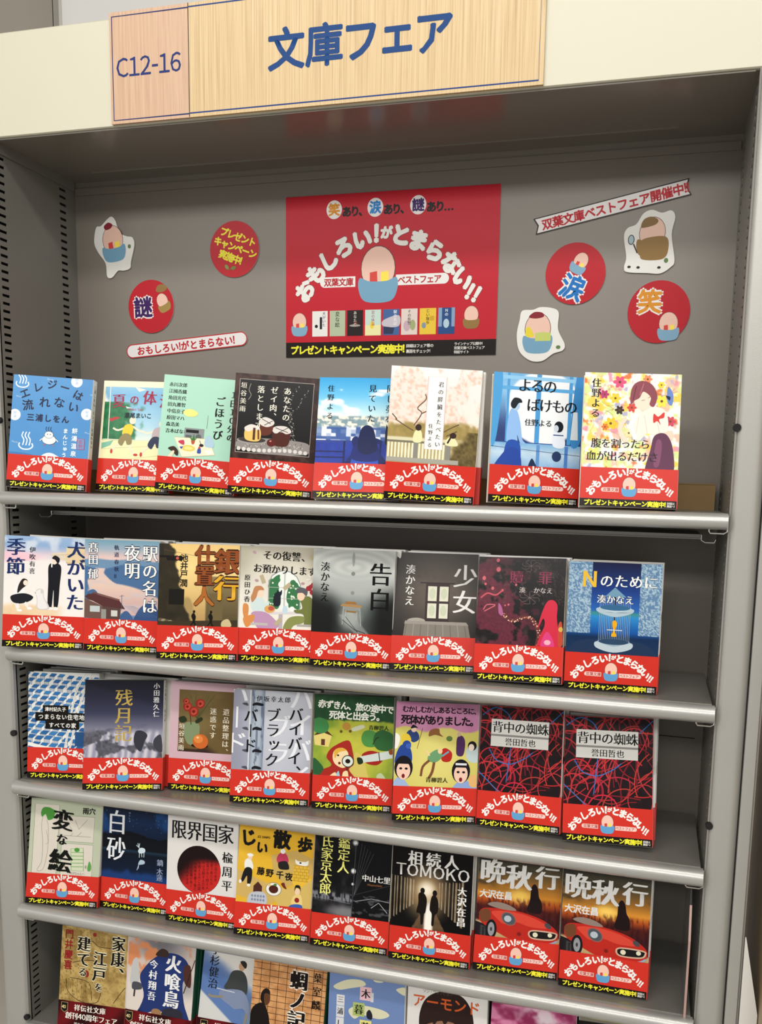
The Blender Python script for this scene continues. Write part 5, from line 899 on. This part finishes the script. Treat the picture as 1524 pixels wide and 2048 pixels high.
for s, x in ((1, .0295), (-1, .894)): G().tube([(x - W / 2 + s * dx, -.05, dz) for dx, dz in ((0, 0), (-s * 0 + .0, -.006), (-.004, -.0085), (-.018, -.0085), (-.0195, -.005))] if s > 0 else [(x - W / 2 + dx, -.05, dz) for dx, dz in ((0, 0), (0, -.006), (.004, -.0085), (.014, -.0085), (.0155, -.005))], .0009).obj('hook', M['steel'], u, True)
bx = tag(empty('riser_box', (.47, .135, ZT[0])), 'long low brown cardboard box behind the top row of books', 'box')
G().box((-.44, -.018, 0), (.44, .016, .031)).obj('box_body', M['card'], bx); G().box((-.44, -.0185, .0305), (.44, .0165, .0318)).obj('lid_edge', M['card'], bx)
ap = tag(empty('acrylic_divider', (W - .012, .04, ZT[3])), 'clear acrylic divider with pinkish edge standing at the right end of fourth shelf', 'divider')
ppr = [(-.045, 0), (-.045, .094), (-.03, .13), (-.018, .145), (.06, .145), (.06, 0)]
G().prism(ppr, lambda u, v, t: (t, u, v), 0, .002).obj('plate', M['acryl'], ap)
G().prism([(-.0462, 0), (-.0462, .0945), (-.0312, .1305), (-.045, .094), (-.045, 0)][0:5], lambda u, v, t: (t, u, v), -.0003, .0023).obj('edge_strip', M['pink'], ap)

# ================================================================== wall graphics
def pmesh(P, name, Hmm, parent, mt='prm', y=-.0001): return link(name, P.mesh(name, Hmm), parent, M[mt], (0, y, 0))
def hang(name, label, cat, x, z, w_, outline, th=1.2, rot=0, group=None, y=None):
    """card cut-out on the rear sheet. origin = top left (mm outline, y down)"""
    t = tag(empty(name, (x, D - .0005 - th / 1000 if y is None else y, z), (0, math.radians(rot), 0)), label, cat, group)
    g = G().prism([(a / 1000, -b / 1000) for a, b in outline], lambda u, v, s: (u, s, v), 0, th / 1000); g.obj('card', M['board'], t)
    return t
# section signs
sg = tag(empty('section_number_sign', (.1822, -.0062, 1.8795)), 'pinkish wood grain sign panel reading C12-16 at the left end of the lettering', 'sign')
G().box((0, 0, 0), (.105, .0035, .1235)).obj('sign_sheet', M['s1'], sg)
P = Print(); P.line([(105, 4.8), (3.5, 4.8), (3.5, 119.5), (105, 119.5)], 1.5, '#1f2c60'); x = 8
for c in 'C12-16':
    if c == '-': P.rect(x + 1, 61.5, 8, 2.6, '#24336c'); x += 10; continue
    w = glyph(c)[2] * 27 * .9; P.ch(c, x + w / 2, 62, 28, '#24336c', sx=.92, bold=.006); x += w
P.rect(104.2, 0, .8, 123, '#3a3030'); pmesh(P, 'lettering', 123.5, sg)
sg = tag(empty('section_name_sign', (.2874, -.0062, 1.8795)), 'wide light wood grain sign with large blue Japanese lettering', 'sign')
G().box((0, 0, 0), (.4145, .0035, .1235)).obj('sign_sheet', M['s2'], sg)
P = Print(); P.line([(0, 4.2), (409.5, 4.2), (409.5, 119), (0, 119)], 1.5, '#1f3a78')
for c, x, y in (('文', 122, 61), ('庫', 168, 61), ('フ', 211, 61), ('ェ', 253, 58), ('ア', 294, 61)): P.ch(c, x, y, 47, '#1d4278', bold=.028, sx=.98)
pmesh(P, 'lettering', 123.5, sg)
# poster
PW, PH = 296, 211
po = hang('fair_poster', 'large glossy red poster with arched white lettering and small book pictures', 'poster', .3325, 1.8408, 0, [(0, 0), (PW, 0), (PW, PH), (0, PH)], .8)
P = Print(); P.rect(0, 0, PW, PH, '#b5202e'); P.rect(0, 191, PW, 20, '#17110f')
for x, c, cc in ((70, '笑', '#cf8a2a'), (128, '涙', '#2f7ec0'), (187, '謎', '#3c1f5c')): P.ell(x, 19.5, 11, 12, '#dfdcd8', 28); P.text(c, x - 8.4, 19.5, 16.8, cc, bold=.045)
for x, s in ((82, 'あり、'), (140, 'あり、'), (199, 'あり…')): P.text(s, x, 23, 14, '#16090b', bold=.055, pitch=.84)
PA = [('お', 28, 123, -50), ('も', 44, 101, -40), ('し', 62, 84, -28), ('ろ', 84, 68, -22), ('い', 110, 59, -10), ('!', 130, 53, 0), ('が', 144, 52, 3, .6), ('と', 164, 56, 8), ('ま', 188, 64, 14), ('ら', 211, 78, 24), ('な', 233, 94, 36), ('い', 249, 114, 46), ('!', 259, 131, 30, .9), ('!', 268, 135, 30, .9)]
P.arctext(PA, '#dcdad4', 28, .072, out=(.025, '#7a1a22'))
P.rect(57, 106, 44, 13.6, '#dcdad6'); P.ell(57, 112.8, 6.8, 6.8, '#dcdad6', 20); P.rect(158, 106, 66, 13.6, '#dcdad6'); P.ell(224, 112.8, 6.8, 6.8, '#dcdad6', 20)
P.text('双葉文庫', 56, 113, 11, '#a8202c', bold=.03, pitch=.96); P.text('ベストフェア', 161, 113, 11, '#a8202c', bold=.03, pitch=.9)
stand_in(P, 133, 97, 3.4, '#6f9ab4', '#dfb9a8')
for i, (bg_, ti, cc) in enumerate((('#dcdad6', '犬がいた', '#22304a'), ('#a9b598', '変な絵', '#15170f'), ('#221a1a', 'あなたの', '#c9c2b8'), ('#b9cfc4', '夏の体温', '#a04a64'), ('#3f5f90', '駅の名は', '#e0e0e0'), ('#d2c4bc', 'その復讐', '#2a2420'), ('#d9b83c', 'じい散歩', '#1a1510'), ('#24487c', 'Nの', '#d6dce0'))):
    x = 39 + i * 25.5; P.rect(x, 150, 22.5, 33.5, bg_)
    if i == 0: P.rect(x + 11, 158, 3.4, 16, '#1a1a1e'); P.ell(x + 6, 170, 2.4, 2.4, '#1a1a1e', 8)
    if i == 2: P.ell(x + 11, 170, 8, 1.6, '#9a948e', 12); P.ell(x + 12, 167, 3, 3, '#5c2a1a', 10)
    if i == 3: P.rect(x, 170, 22.5, 13.5, '#dcd8a0'); P.ell(x + 10, 170, 3, 5, '#e0c63c', 10)
    if i == 4: P.blob([(x + .5, 164), (x + 22, 158), (x + 22, 172), (x + 1, 172)], '#b9b4bc'); P.poly([(x + 1, 172), (x + 16, 174), (x + 14, 182), (x + 1, 182)], '#2b3450')
    if i == 5: P.ell(x + 8, 172, 5, 7, '#b8a0a8', 12); P.ell(x + 16, 171, 4, 7, '#98a070', 12)
    if i == 6: P.ell(x + 6, 172, 3, 4, '#7a8a9c', 10); P.rect(x + 14, 160, 6, 6, '#c29a2c')
    if i == 7: P.rect(x, 150, 5, 24, '#7c98b4'); P.rect(x + 18, 150, 4.5, 24, '#7c98b4'); P.ell(x + 11, 170, 4, 6, '#a8c0cc', 12)
    P.text(ti, x + (17 if i in (0, 4) else 11.2), 151, 5 if i not in (1,) else 7, cc, vert=True, style='m', pitch=1.0)
stand_in(P, 20, 164, 1.45, '#7aa0b8', '#dfb9a8'); stand_in(P, 262, 160, 1.35, '#8a6c3c', '#dfb9a8', extras=False)
P.text('プレゼントキャンペーン実施中!', 7, 201.5, 12.6, '#e6e03a', bold=.045, pitch=.92); P.text('詳細はフェア帯の', 174, 198, 5, '#d9d6d0', bold=.02, pitch=.95); P.text('裏面をチェック!', 174, 205, 5, '#d9d6d0', bold=.02, pitch=.93)
for i, s in enumerate(('ラインナップ公開中!', '双葉文庫ベストフェア', '特設サイト')): P.text(s, 240, 196.5 + i * 5.2, 4.5, '#d9d6d0', bold=.015, pitch=.92)
pmesh(P, 'poster_print', PH, po).location = (0, -.0001, -PH / 1000)
def putp(P, t, name='print', Hh=0): return link(name, P.mesh(name, 0), t, M['prm'], (0, -.0001, 0))
# discs
def disc(label, x, z, r=37.5, rot=0):
    t = hang('round_card', label, 'card', x, z, 0, [(r * math.cos(a), r * math.sin(a)) for a in [2 * math.pi * i / 48 for i in range(48)]], 1.0, rot, 'round red cards on the rear panel'); P = Print(); P.ell(0, 0, r, r, '#b0222c', 56); return t, P
t, P = disc('round red card with three lines of tilted yellow lettering', .2549, 1.7771, rot=20)
for i, (s, x) in enumerate((('プレゼント', -28), ('キャンペーン', -33), ('実施中!', -20))): P.text(s, x, -17 + i * 14.5, 12.5, '#e3da3c', bold=.045, pitch=.9)
P.line([(-6, 27), (2, 28), (6, 24)], 1, '#5a6a34', sm=3); P.ell(-3, 26, 4, 2.4, '#7d8a4c', 10, .5); P.ell(7, 24, 4, 2.4, '#6b7a3c', 10, -.6); putp(P, t)
t, P = disc('round red card with a dark purple character outlined in white', .1219, 1.7040, 37, rot=-4)
for o_, c in ((.1, '#e0dcd8'), (.035, '#3b2058')): P.ch('謎', -13, 0, 30, c, 2, o_)
stand_in(P, 19, -6, 1.25, '#9a8048', '#dfb9a8', -.35, False); P.blob([(10, -20), (14, -28), (24, -28), (28, -22), (20, -18)], '#8a6c40'); putp(P, t)
t, P = disc('round red card with a blue character below a small pink figure', .7272, 1.7276, rot=16)
stand_in(P, 2, -16, 1.25, '#7aa0b8', '#dfb9a8', .2)
for o_, c in ((.1, '#e0dcd8'), (.035, '#1f6db4')): P.ch('涙', 2, 17, 31, c, 6, o_)
putp(P, t)
t, P = disc('round red card with an orange character above a small pink figure', .8316, 1.6785, rot=-10)
stand_in(P, 10, 16, 1.6, '#7aa0b8', '#dfb9a8', .15)
for o_, c in ((.1, '#e0dcd8'), (.035, '#d08a2c')): P.ch('笑', -9, -14, 30, c, 10, o_)
putp(P, t)
# slogans
L = 194; r = 9.8; ol = [(r + (-r) * math.cos(a) * 1, r - r * math.sin(a)) for a in [math.pi * (i / 12) - math.pi / 2 for i in range(13)]][::-1]
ol = [(r - r * math.cos(a), r + r * math.sin(a)) for a in [-math.pi / 2 + math.pi * i / 12 for i in range(13)]]; ol = ol + [(L - r + r * math.cos(a), r + r * math.sin(a)) for a in [math.pi / 2 - math.pi * i / 12 for i in range(13)]]
t = hang('slogan_strip', 'long rounded white strip with red lettering and a red border', 'card', .0792, 1.6506, 0, ol, 1.0, -4.9)
P = Print(); P.poly(ol, '#b0222c'); k_ = [(r - (r - 1.4) * math.cos(a), r + (r - 1.4) * math.sin(a)) for a in [-math.pi / 2 + math.pi * i / 12 for i in range(13)]] + [(L - r + (r - 1.4) * math.cos(a), r + (r - 1.4) * math.sin(a)) for a in [math.pi / 2 - math.pi * i / 12 for i in range(13)]]
P.poly(k_, '#dcd8d6'); P.text('おもしろい!がとまらない!', 17, 10.5, 13.4, '#b0222c', bold=.035, pitch=1.03); putp(P, t)
t = hang('ribbon_strip', 'white ribbon shaped strip with notched ends, black border and red lettering', 'card', .6715, 1.7958, 0, [(0, 0), (191, 0), (187, 9.5), (191, 19.5), (0, 19.5), (4, 9.5)], 1.0, -11.3)
P = Print(); P.poly([(0, 0), (191, 0), (187, 9.5), (191, 19.5), (0, 19.5), (4, 9.5)], '#1c1716'); P.poly([(2, 1.2), (189, 1.2), (185.6, 9.5), (189, 18.3), (2, 18.3), (5.6, 9.5)], '#dcd8d6'); P.text('双葉文庫ベストフェア開催中!!', 9.5, 10.3, 14, '#b0222c', bold=.035, pitch=.955); putp(P, t)
# cut-outs
def cut(label, x, z, ol, rot=0): return hang('cutout_card', label, 'card', x, z, 0, smooth(ol, 5), 1.5, rot, 'white edged cut-out cards')
t = cut('white edged cut-out card, pink over blue, near the upper left corner', .0312, 1.8300, [(23, 3), (30, 0), (36, 6), (42, 22), (54, 28), (63, 30), (66, 40), (60, 62), (58, 72), (48, 75), (38, 75), (28, 84), (20, 82), (18, 64), (6, 48), (0, 34), (4, 14), (12, 12)])
P = Print(); stand_in(P, 31, 32, 2.35, '#6f9ab4', '#dfb9a8', -.12); P.blob([(17, 13), (24, 8), (31, 11), (28, 16), (20, 18)], '#7e2530'); P.ell(58, 42, 2.6, 3, '#5c7a48', 10); putp(P, t)
t = cut('white edged cut-out card, pink over brown, at the right below the ribbon strip', .7850, 1.7990, [(22, 4), (32, 0), (44, 4), (55, 2), (60, 10), (57, 30), (62, 60), (58, 68), (46, 75), (30, 74), (6, 72), (2, 66), (4, 54), (0, 30), (4, 20), (14, 16)])
P = Print(); stand_in(P, 34, 27, 2.2, '#8a6c3c', '#dfb9a8', .05, False); P.blob([(18, 40), (26, 33), (50, 32), (54, 46), (48, 58), (24, 58), (20, 50)], '#8a6c3c'); P.blob([(20, 20), (23, 11), (32, 8), (40, 12), (38, 17), (28, 20)], '#7c6036'); P.ell(9, 34, 4, 6, '#33302c', 16); P.ell(9, 34, 3, 5, '#9fb4bc', 14); P.line([(12, 39), (17, 50)], 1.6, '#33302c')
for x, y in ((8, 66), (19, 67), (44, 68)): P.ell(x, y, 2.2, 1.6, '#2a2622', 8)
P.ell(52, 60, 2.6, 3, '#5c7a48', 10); putp(P, t)
t = cut('white edged cut-out card, pink over blue, low beside the poster', .6555, 1.6880, [(6, 4), (20, 3), (30, 0), (46, 2), (53, 8), (53, 28), (62, 46), (60, 54), (48, 58), (34, 67), (18, 66), (4, 54), (0, 34), (3, 16)])
P = Print(); stand_in(P, 27, 27, 2.35, '#6f9ab4', '#dfb9a8', 0, False); P.blob([(15, 12), (22, 6), (32, 7), (34, 12), (24, 14)], '#7e2530'); P.poly([(24, 32), (34, 31), (44, 32), (44, 42), (34, 42), (24, 42)], '#b9c46a'); P.blob([(12, 26), (17, 25), (22, 36), (12, 36)], '#d9c83c'); P.ell(54, 50, 3, 2.4, '#5c7a48', 10); putp(P, t)

# ================================================================== books
BWm, BHm = .105, .148
MESH = {}
def shell(name, w, t, hgt, th, off, mt):     # U-shaped sheet: front, rounded spine on the right, rear
    k = (name, t, hgt, mt)
    if k in MESH: return MESH[k]
    w2 = w + off; y0 = -off; y1 = t + off; r = .0016
    out = [(0, y0), (w2 - r, y0)] + arc(w2 - r, y0 + r, r, 270, 360, 3)[1:] + arc(w2 - r, y1 - r, r, 0, 90, 3) + [(0, y1)]
    inn = [(0, y1 - th), (w2 - th, y1 - th), (w2 - th, y0 + th), (0, y0 + th)]
    g = G().prism(out + inn, lambda u, v, s: (u, v, s), 0, hgt); me = g.mesh(name); me.materials.append(M[mt]); MESH[k] = me; return me
def block(t, hgt):
    k = ('page_block', t, hgt)
    if k not in MESH:
        me = G().box((.0007, .0006, .0007), (BWm - .0012, t - .0006, hgt - .0012)).mesh('page_block'); me.materials.append(M['page']); MESH[k] = me
    return MESH[k]
BP = band_print(); BP.materials.append(M['pr']); MP = maroon_print(); MP.materials.append(M['pr'])
CP = {}
def cover_mesh(fn, hgt, band=True):
    if fn not in CP:
        P = Print(); fn(P); lim = (hgt * 1000 - 42) if band else hgt * 1000
        for a in P.V: a[:, 0] = np.clip(a[:, 0], 0, 104.4); a[:, 1] = np.clip(a[:, 1], 0, lim)
        me = P.mesh('cover_print', hgt * 1000); me.materials.append(M['pr']); CP[fn] = me
    return CP[fn]
def book(pose, z, label, group, t=.0135, fn=None, jk='paper', band='red', mark=None, hgt=BHm, bandp=True, spine=None):
    X, Y, lean, yaw, roll = pose
    e = empty('paperback_book'); tag(e, label, 'book', group)
    R_ = Matrix.Rotation(yaw, 3, 'Z') @ Matrix.Rotation(-lean, 3, 'X') @ Matrix.Rotation(roll, 3, 'Y')
    lo = min((R_ @ Vector((a, b, 0))).z for a in (0, BWm) for b in (-.0006, t + .0006)) 
    e.matrix_world = Matrix.Translation((X, Y, z - lo + .00002)) @ R_.to_4x4()
    link('page_block', block(t, hgt), e)
    j = link('dust_jacket', shell('dust_jacket', BWm, t, hgt, .0004, 0, jk), e)
    if fn: link('cover_print', cover_mesh(fn, hgt, bool(band)), j, None, (0, -.00002, 0))
    if spine:
        P = Print(); P.text(spine, t * 500, 6, 5.2, '#22242a', vert=True, style='m', pitch=1.08)
        link('spine_print', P.mesh('spine_print', hgt * 1000), j, M['pr'], (BWm + .00003, 0, 0), (0, 0, math.pi / 2))
    if mark: G().box((BWm - .0002, .0012, .083), (BWm + .0002, t - .0012, .092)).obj('spine_mark', M[mark], j)
    if band:
        b = link('paper_band', shell('paper_band', BWm, t, .043, .0003, .0005, band), e, None, (0, 0, .0002))
        if bandp: link('band_print', BP if band == 'red' else MP, b, None, (0, -.00052, 0))
    return e
def behind(pose, d, t_front, yaw=None, dx=0, dz=0):
    X, Y, lean, yw, roll = pose; yb = yw if yaw is None else yaw
    # shift along the book's own depth, enough to clear the copy in front
    gap = t_front * 1.0 + .0016 + d
    if yaw is not None and abs(yw) > abs(yaw): gap += BWm * (math.sin(yw) - math.sin(yaw)) * (1 if yw > 0 else 0)
    return [X + dx - math.sin(yb) * gap * (1 if yaw is None else 0), Y + gap / max(.9, math.cos(lean)), lean, yb, roll * .3]
BOOKS = [
 ('B1', [.0107, -.0103, .1347, .2553, .0473], c_B1, 'sky blue paperback with white steam marks and dark arched title, leftmost on the top shelf', 'paper', None, 0),
 ('B2', [.1135, .034, .16, .08, .02], c_B2, 'paperback with two running figures, one in a yellow shirt, on the top shelf', 'paper', None, 0),
 ('B3', [.2108, .0223, .1038, .1636, .067], c_B3, 'mint green paperback with radio and table picture on the top shelf', 'paper', None, 0),
 ('B4', [.3254, .0031, .1064, .2251, .0526], c_B4, 'dark brown framed paperback with iced cakes on the top shelf', 'brown', None, 0),
 ('B5', [.443, -.0071, .2112, .1319, .0038], c_B5, 'blue paperback with long-haired figure and black cat at a railing on the top shelf', 'paper', None, 0),
 ('B6', [.5335, -.010, .03, .17, .045], c_B6, 'pale paperback with cherry blossom and white title plate on the top shelf', 'paper', None, 1),
 ('B7', [.655, .0021, .0975, .3412, .0336], c_B7, 'light blue paperback with a figure before a huge moonlit window on the top shelf', 'paper', None, 1),
 ('B8', [.7602, -.0135, .1672, .165, .0132], c_B8, 'white flower-filled paperback with sleeping girl, rightmost on the top shelf', 'paper', None, 0),
 ('C1', [.0094, -.0287, .0877, .3318, .0316], c_C1, 'pale paperback with a black-clad figure and white dog, leftmost on the second shelf', 'paper', None, 1),
 ('C2', [.1119, .0018, .0829, .111, -.0024], c_C2, 'paperback with brown-roofed station and blue hills on the second shelf', 'paper', None, 2),
 ('C3', [.2313, -.0133, .1342, .2003, -.0036], c_C3, 'amber city street paperback with heavy brown title on the second shelf', 'paper', None, 2),
 ('C4', [.3334, .0097, .1257, .1691, 0], c_C4, 'beige paperback with a couple at a cafe table and black cat on the second shelf', 'paper', None, 2),
 ('C5', [.4295, .0181, .1108, .1044, 0], c_C5, 'grey paperback with a lone school desk on the second shelf', 'paper', None, 2),
 ('C6', [.5343, .0224, .2572, .1696, 0], c_C6, 'dark paperback with a four-pane window above a draped bed on the second shelf', 'paper', None, 2),
 ('C7', [.6424, .0098, .2328, .0128, -.0207], c_C7, 'black paperback with a glowing red silhouette on the second shelf', 'paper', None, 2),
 ('C8', [.7496, .014, .06, .0366, -.0018], c_C8, 'blue paperback with lace curtains and birdcage, rightmost on the second shelf', 'paper', 'navy', 2),
 ('D1', [.0137, .0012, .1308, .1264, -.0296], c_D1, 'paperback crowded with blue roofed houses, leftmost on the third shelf', 'paper', None, 2),
 ('D2', [.1155, -.0154, .1612, .3049, -.0008], c_D2, 'misty grey waterfall paperback with gold title on the third shelf', 'paper', None, 1),
 ('D3', [.2206, .0224, .1175, .1208, .0012], c_D3, 'pink bordered paperback with roses and an orange on the third shelf', 'paper', None, 2),
 ('D4', [.3221, .0064, .1362, .1651, .0053], c_D4, 'silver grey paperback with birch trunk and crossing katakana on the third shelf', 'paper', None, 2),
 ('D5', [.431, .0221, .1196, .1328, -.0063], c_D5, 'green meadow paperback with a red-hooded girl holding a lens on the third shelf', 'paper', None, 2),
 ('D6', [.5444, .008, .1762, .268, .0201], c_D6, 'pink topped yellow paperback with black-haired figures on the third shelf', 'paper', None, 1),
 ('D7', [.6475, .0294, .2311, -.0965, -.0502], c_D7, 'red wire tangle paperback, left of the two alike on the third shelf', 'paper', 'dred', 2),
 ('D8', [.7556, .0165, .2635, -.028, -.0512], c_D7, 'red wire tangle paperback, rightmost on the third shelf', 'paper', 'dred', 2),
 ('E1', [.010, -.0088, .1621, .1673, .0097], c_E1, 'sage green paperback with a green-haired sketch, leftmost on the fourth shelf', 'paper', None, 2),
 ('E2', [.1138, .0152, .1125, .0432, -.0035], c_E2, 'dark blue night paperback with a small white deer on the fourth shelf', 'paper', None, 2),
 ('E3', [.2208, .0107, .0956, .0242, -.0096], c_E3, 'white paperback with a black and red disc on the fourth shelf', 'paper', None, 2),
 ('E4', [.3275, .0035, .1646, .088, .0028], c_E4, 'mustard yellow paperback with scattered little drawings on the fourth shelf', 'paper', None, 2),
 ('E5', [.4348, .0095, .125, .0403, .0029], c_E5, 'black night bridge paperback with yellow title on the fourth shelf', 'paper', None, 2),
 ('E6', [.5423, .0107, .0922, .0338, .0006], c_E6, 'black paperback with two silhouettes in a bright passage on the fourth shelf', 'paper', None, 2),
 ('E7', [.652, .0134, .1728, .0788, .0118], c_E7, 'red sports car paperback, left of the two alike on the fourth shelf', 'paper', None, 2),
 ('E8', [.7591, .0131, .1429, -.0174, -.011], c_E7, 'red sports car paperback, rightmost on the fourth shelf', 'paper', 'dred', 2),
 ('F1', [.0565, -.0113, .1588, .044, -.018], c_F1, 'old map paperback with maroon band, leftmost on the lowest shelf', 'paper', None, 1),
 ('F2', [.1557, -.0047, .1559, .0344, .0122], c_F2, 'paperback with a running figure in a blue coat on the lowest shelf', 'green', None, 1),
 ('F3', [.2665, .0035, .19, .0663, .03], c_F3, 'watercolour swordsman paperback with maroon band on the lowest shelf', 'green', None, 0),
 ('F4', [.3517, -.0101, .1851, .0168, 0], c_F4, 'orange paper screen paperback with a seated dark silhouette on the lowest shelf', 'green', None, 0),
 ('F5', [.4651, -.0085, .1879, -.0111, -.0426], c_F5, 'slate blue paperback with cream clouds and coloured title squares on the lowest shelf', 'paper', None, 0),
 ('F6', [.5713, -.005, .16, -.0088, -.0286], c_F6, 'white paperback with a dark-haired portrait and orange title on the lowest shelf', 'paper', None, 0),
 ('F7', [.6787, -.0074, .113, .0492, .006], c_F7, 'magenta and white painted paperback on the lowest shelf', 'paper', None, 0),
 ('F8', [.7875, -.0095, .104, .056, 0], c_F8, 'black and yellow paperback, rightmost on the lowest shelf', 'paper', None, 0),
]
ORD = ['second', 'third', 'fourth']
for bid, pose, fn, lab, jk, mk, nback in BOOKS:
    r = 'BCDEF'.index(bid[0]); z = ZT[r]; band = 'red'
    if r == 4: band = 'maroon' if bid in ('F1', 'F2', 'F3') else None
    hh = .152 if bid == 'B6' else BHm
    t = .0125
    grp = f'paperbacks shown on the {RN[r]} shelf'
    short = lab.split(' on the ')[0].split(', left')[0].split(', right')[0]
    book(pose, z, lab, grp, t, fn, jk, band, mk, hh, spine={'B1': '三浦しをん  エレジーは流れない', 'D2': '小田雅久仁  残月記'}.get(bid))
    q = pose; tt = t
    for k in range(nback):
        yw = min(pose[3], .06) if abs(pose[3]) > .06 else pose[3]
        q = behind(q, 0, tt, yw if k == 0 else None, dx=(.001 if pose[3] < .1 else .002), dz=0); q[4] = pose[4] * .5
        side = ('left copy, ' if bid in ('D7', 'E7') else 'rightmost copy, ' if bid in ('D8', 'E8') else '')
        book(q, z, f'{ORD[k]} copy standing behind the {side}{short}'.replace('standing behind the', 'behind the'), f'copies stacked behind the front books', t, None, jk, band, mk, hh, bandp=False)
bpy.data.objects.remove(_o)
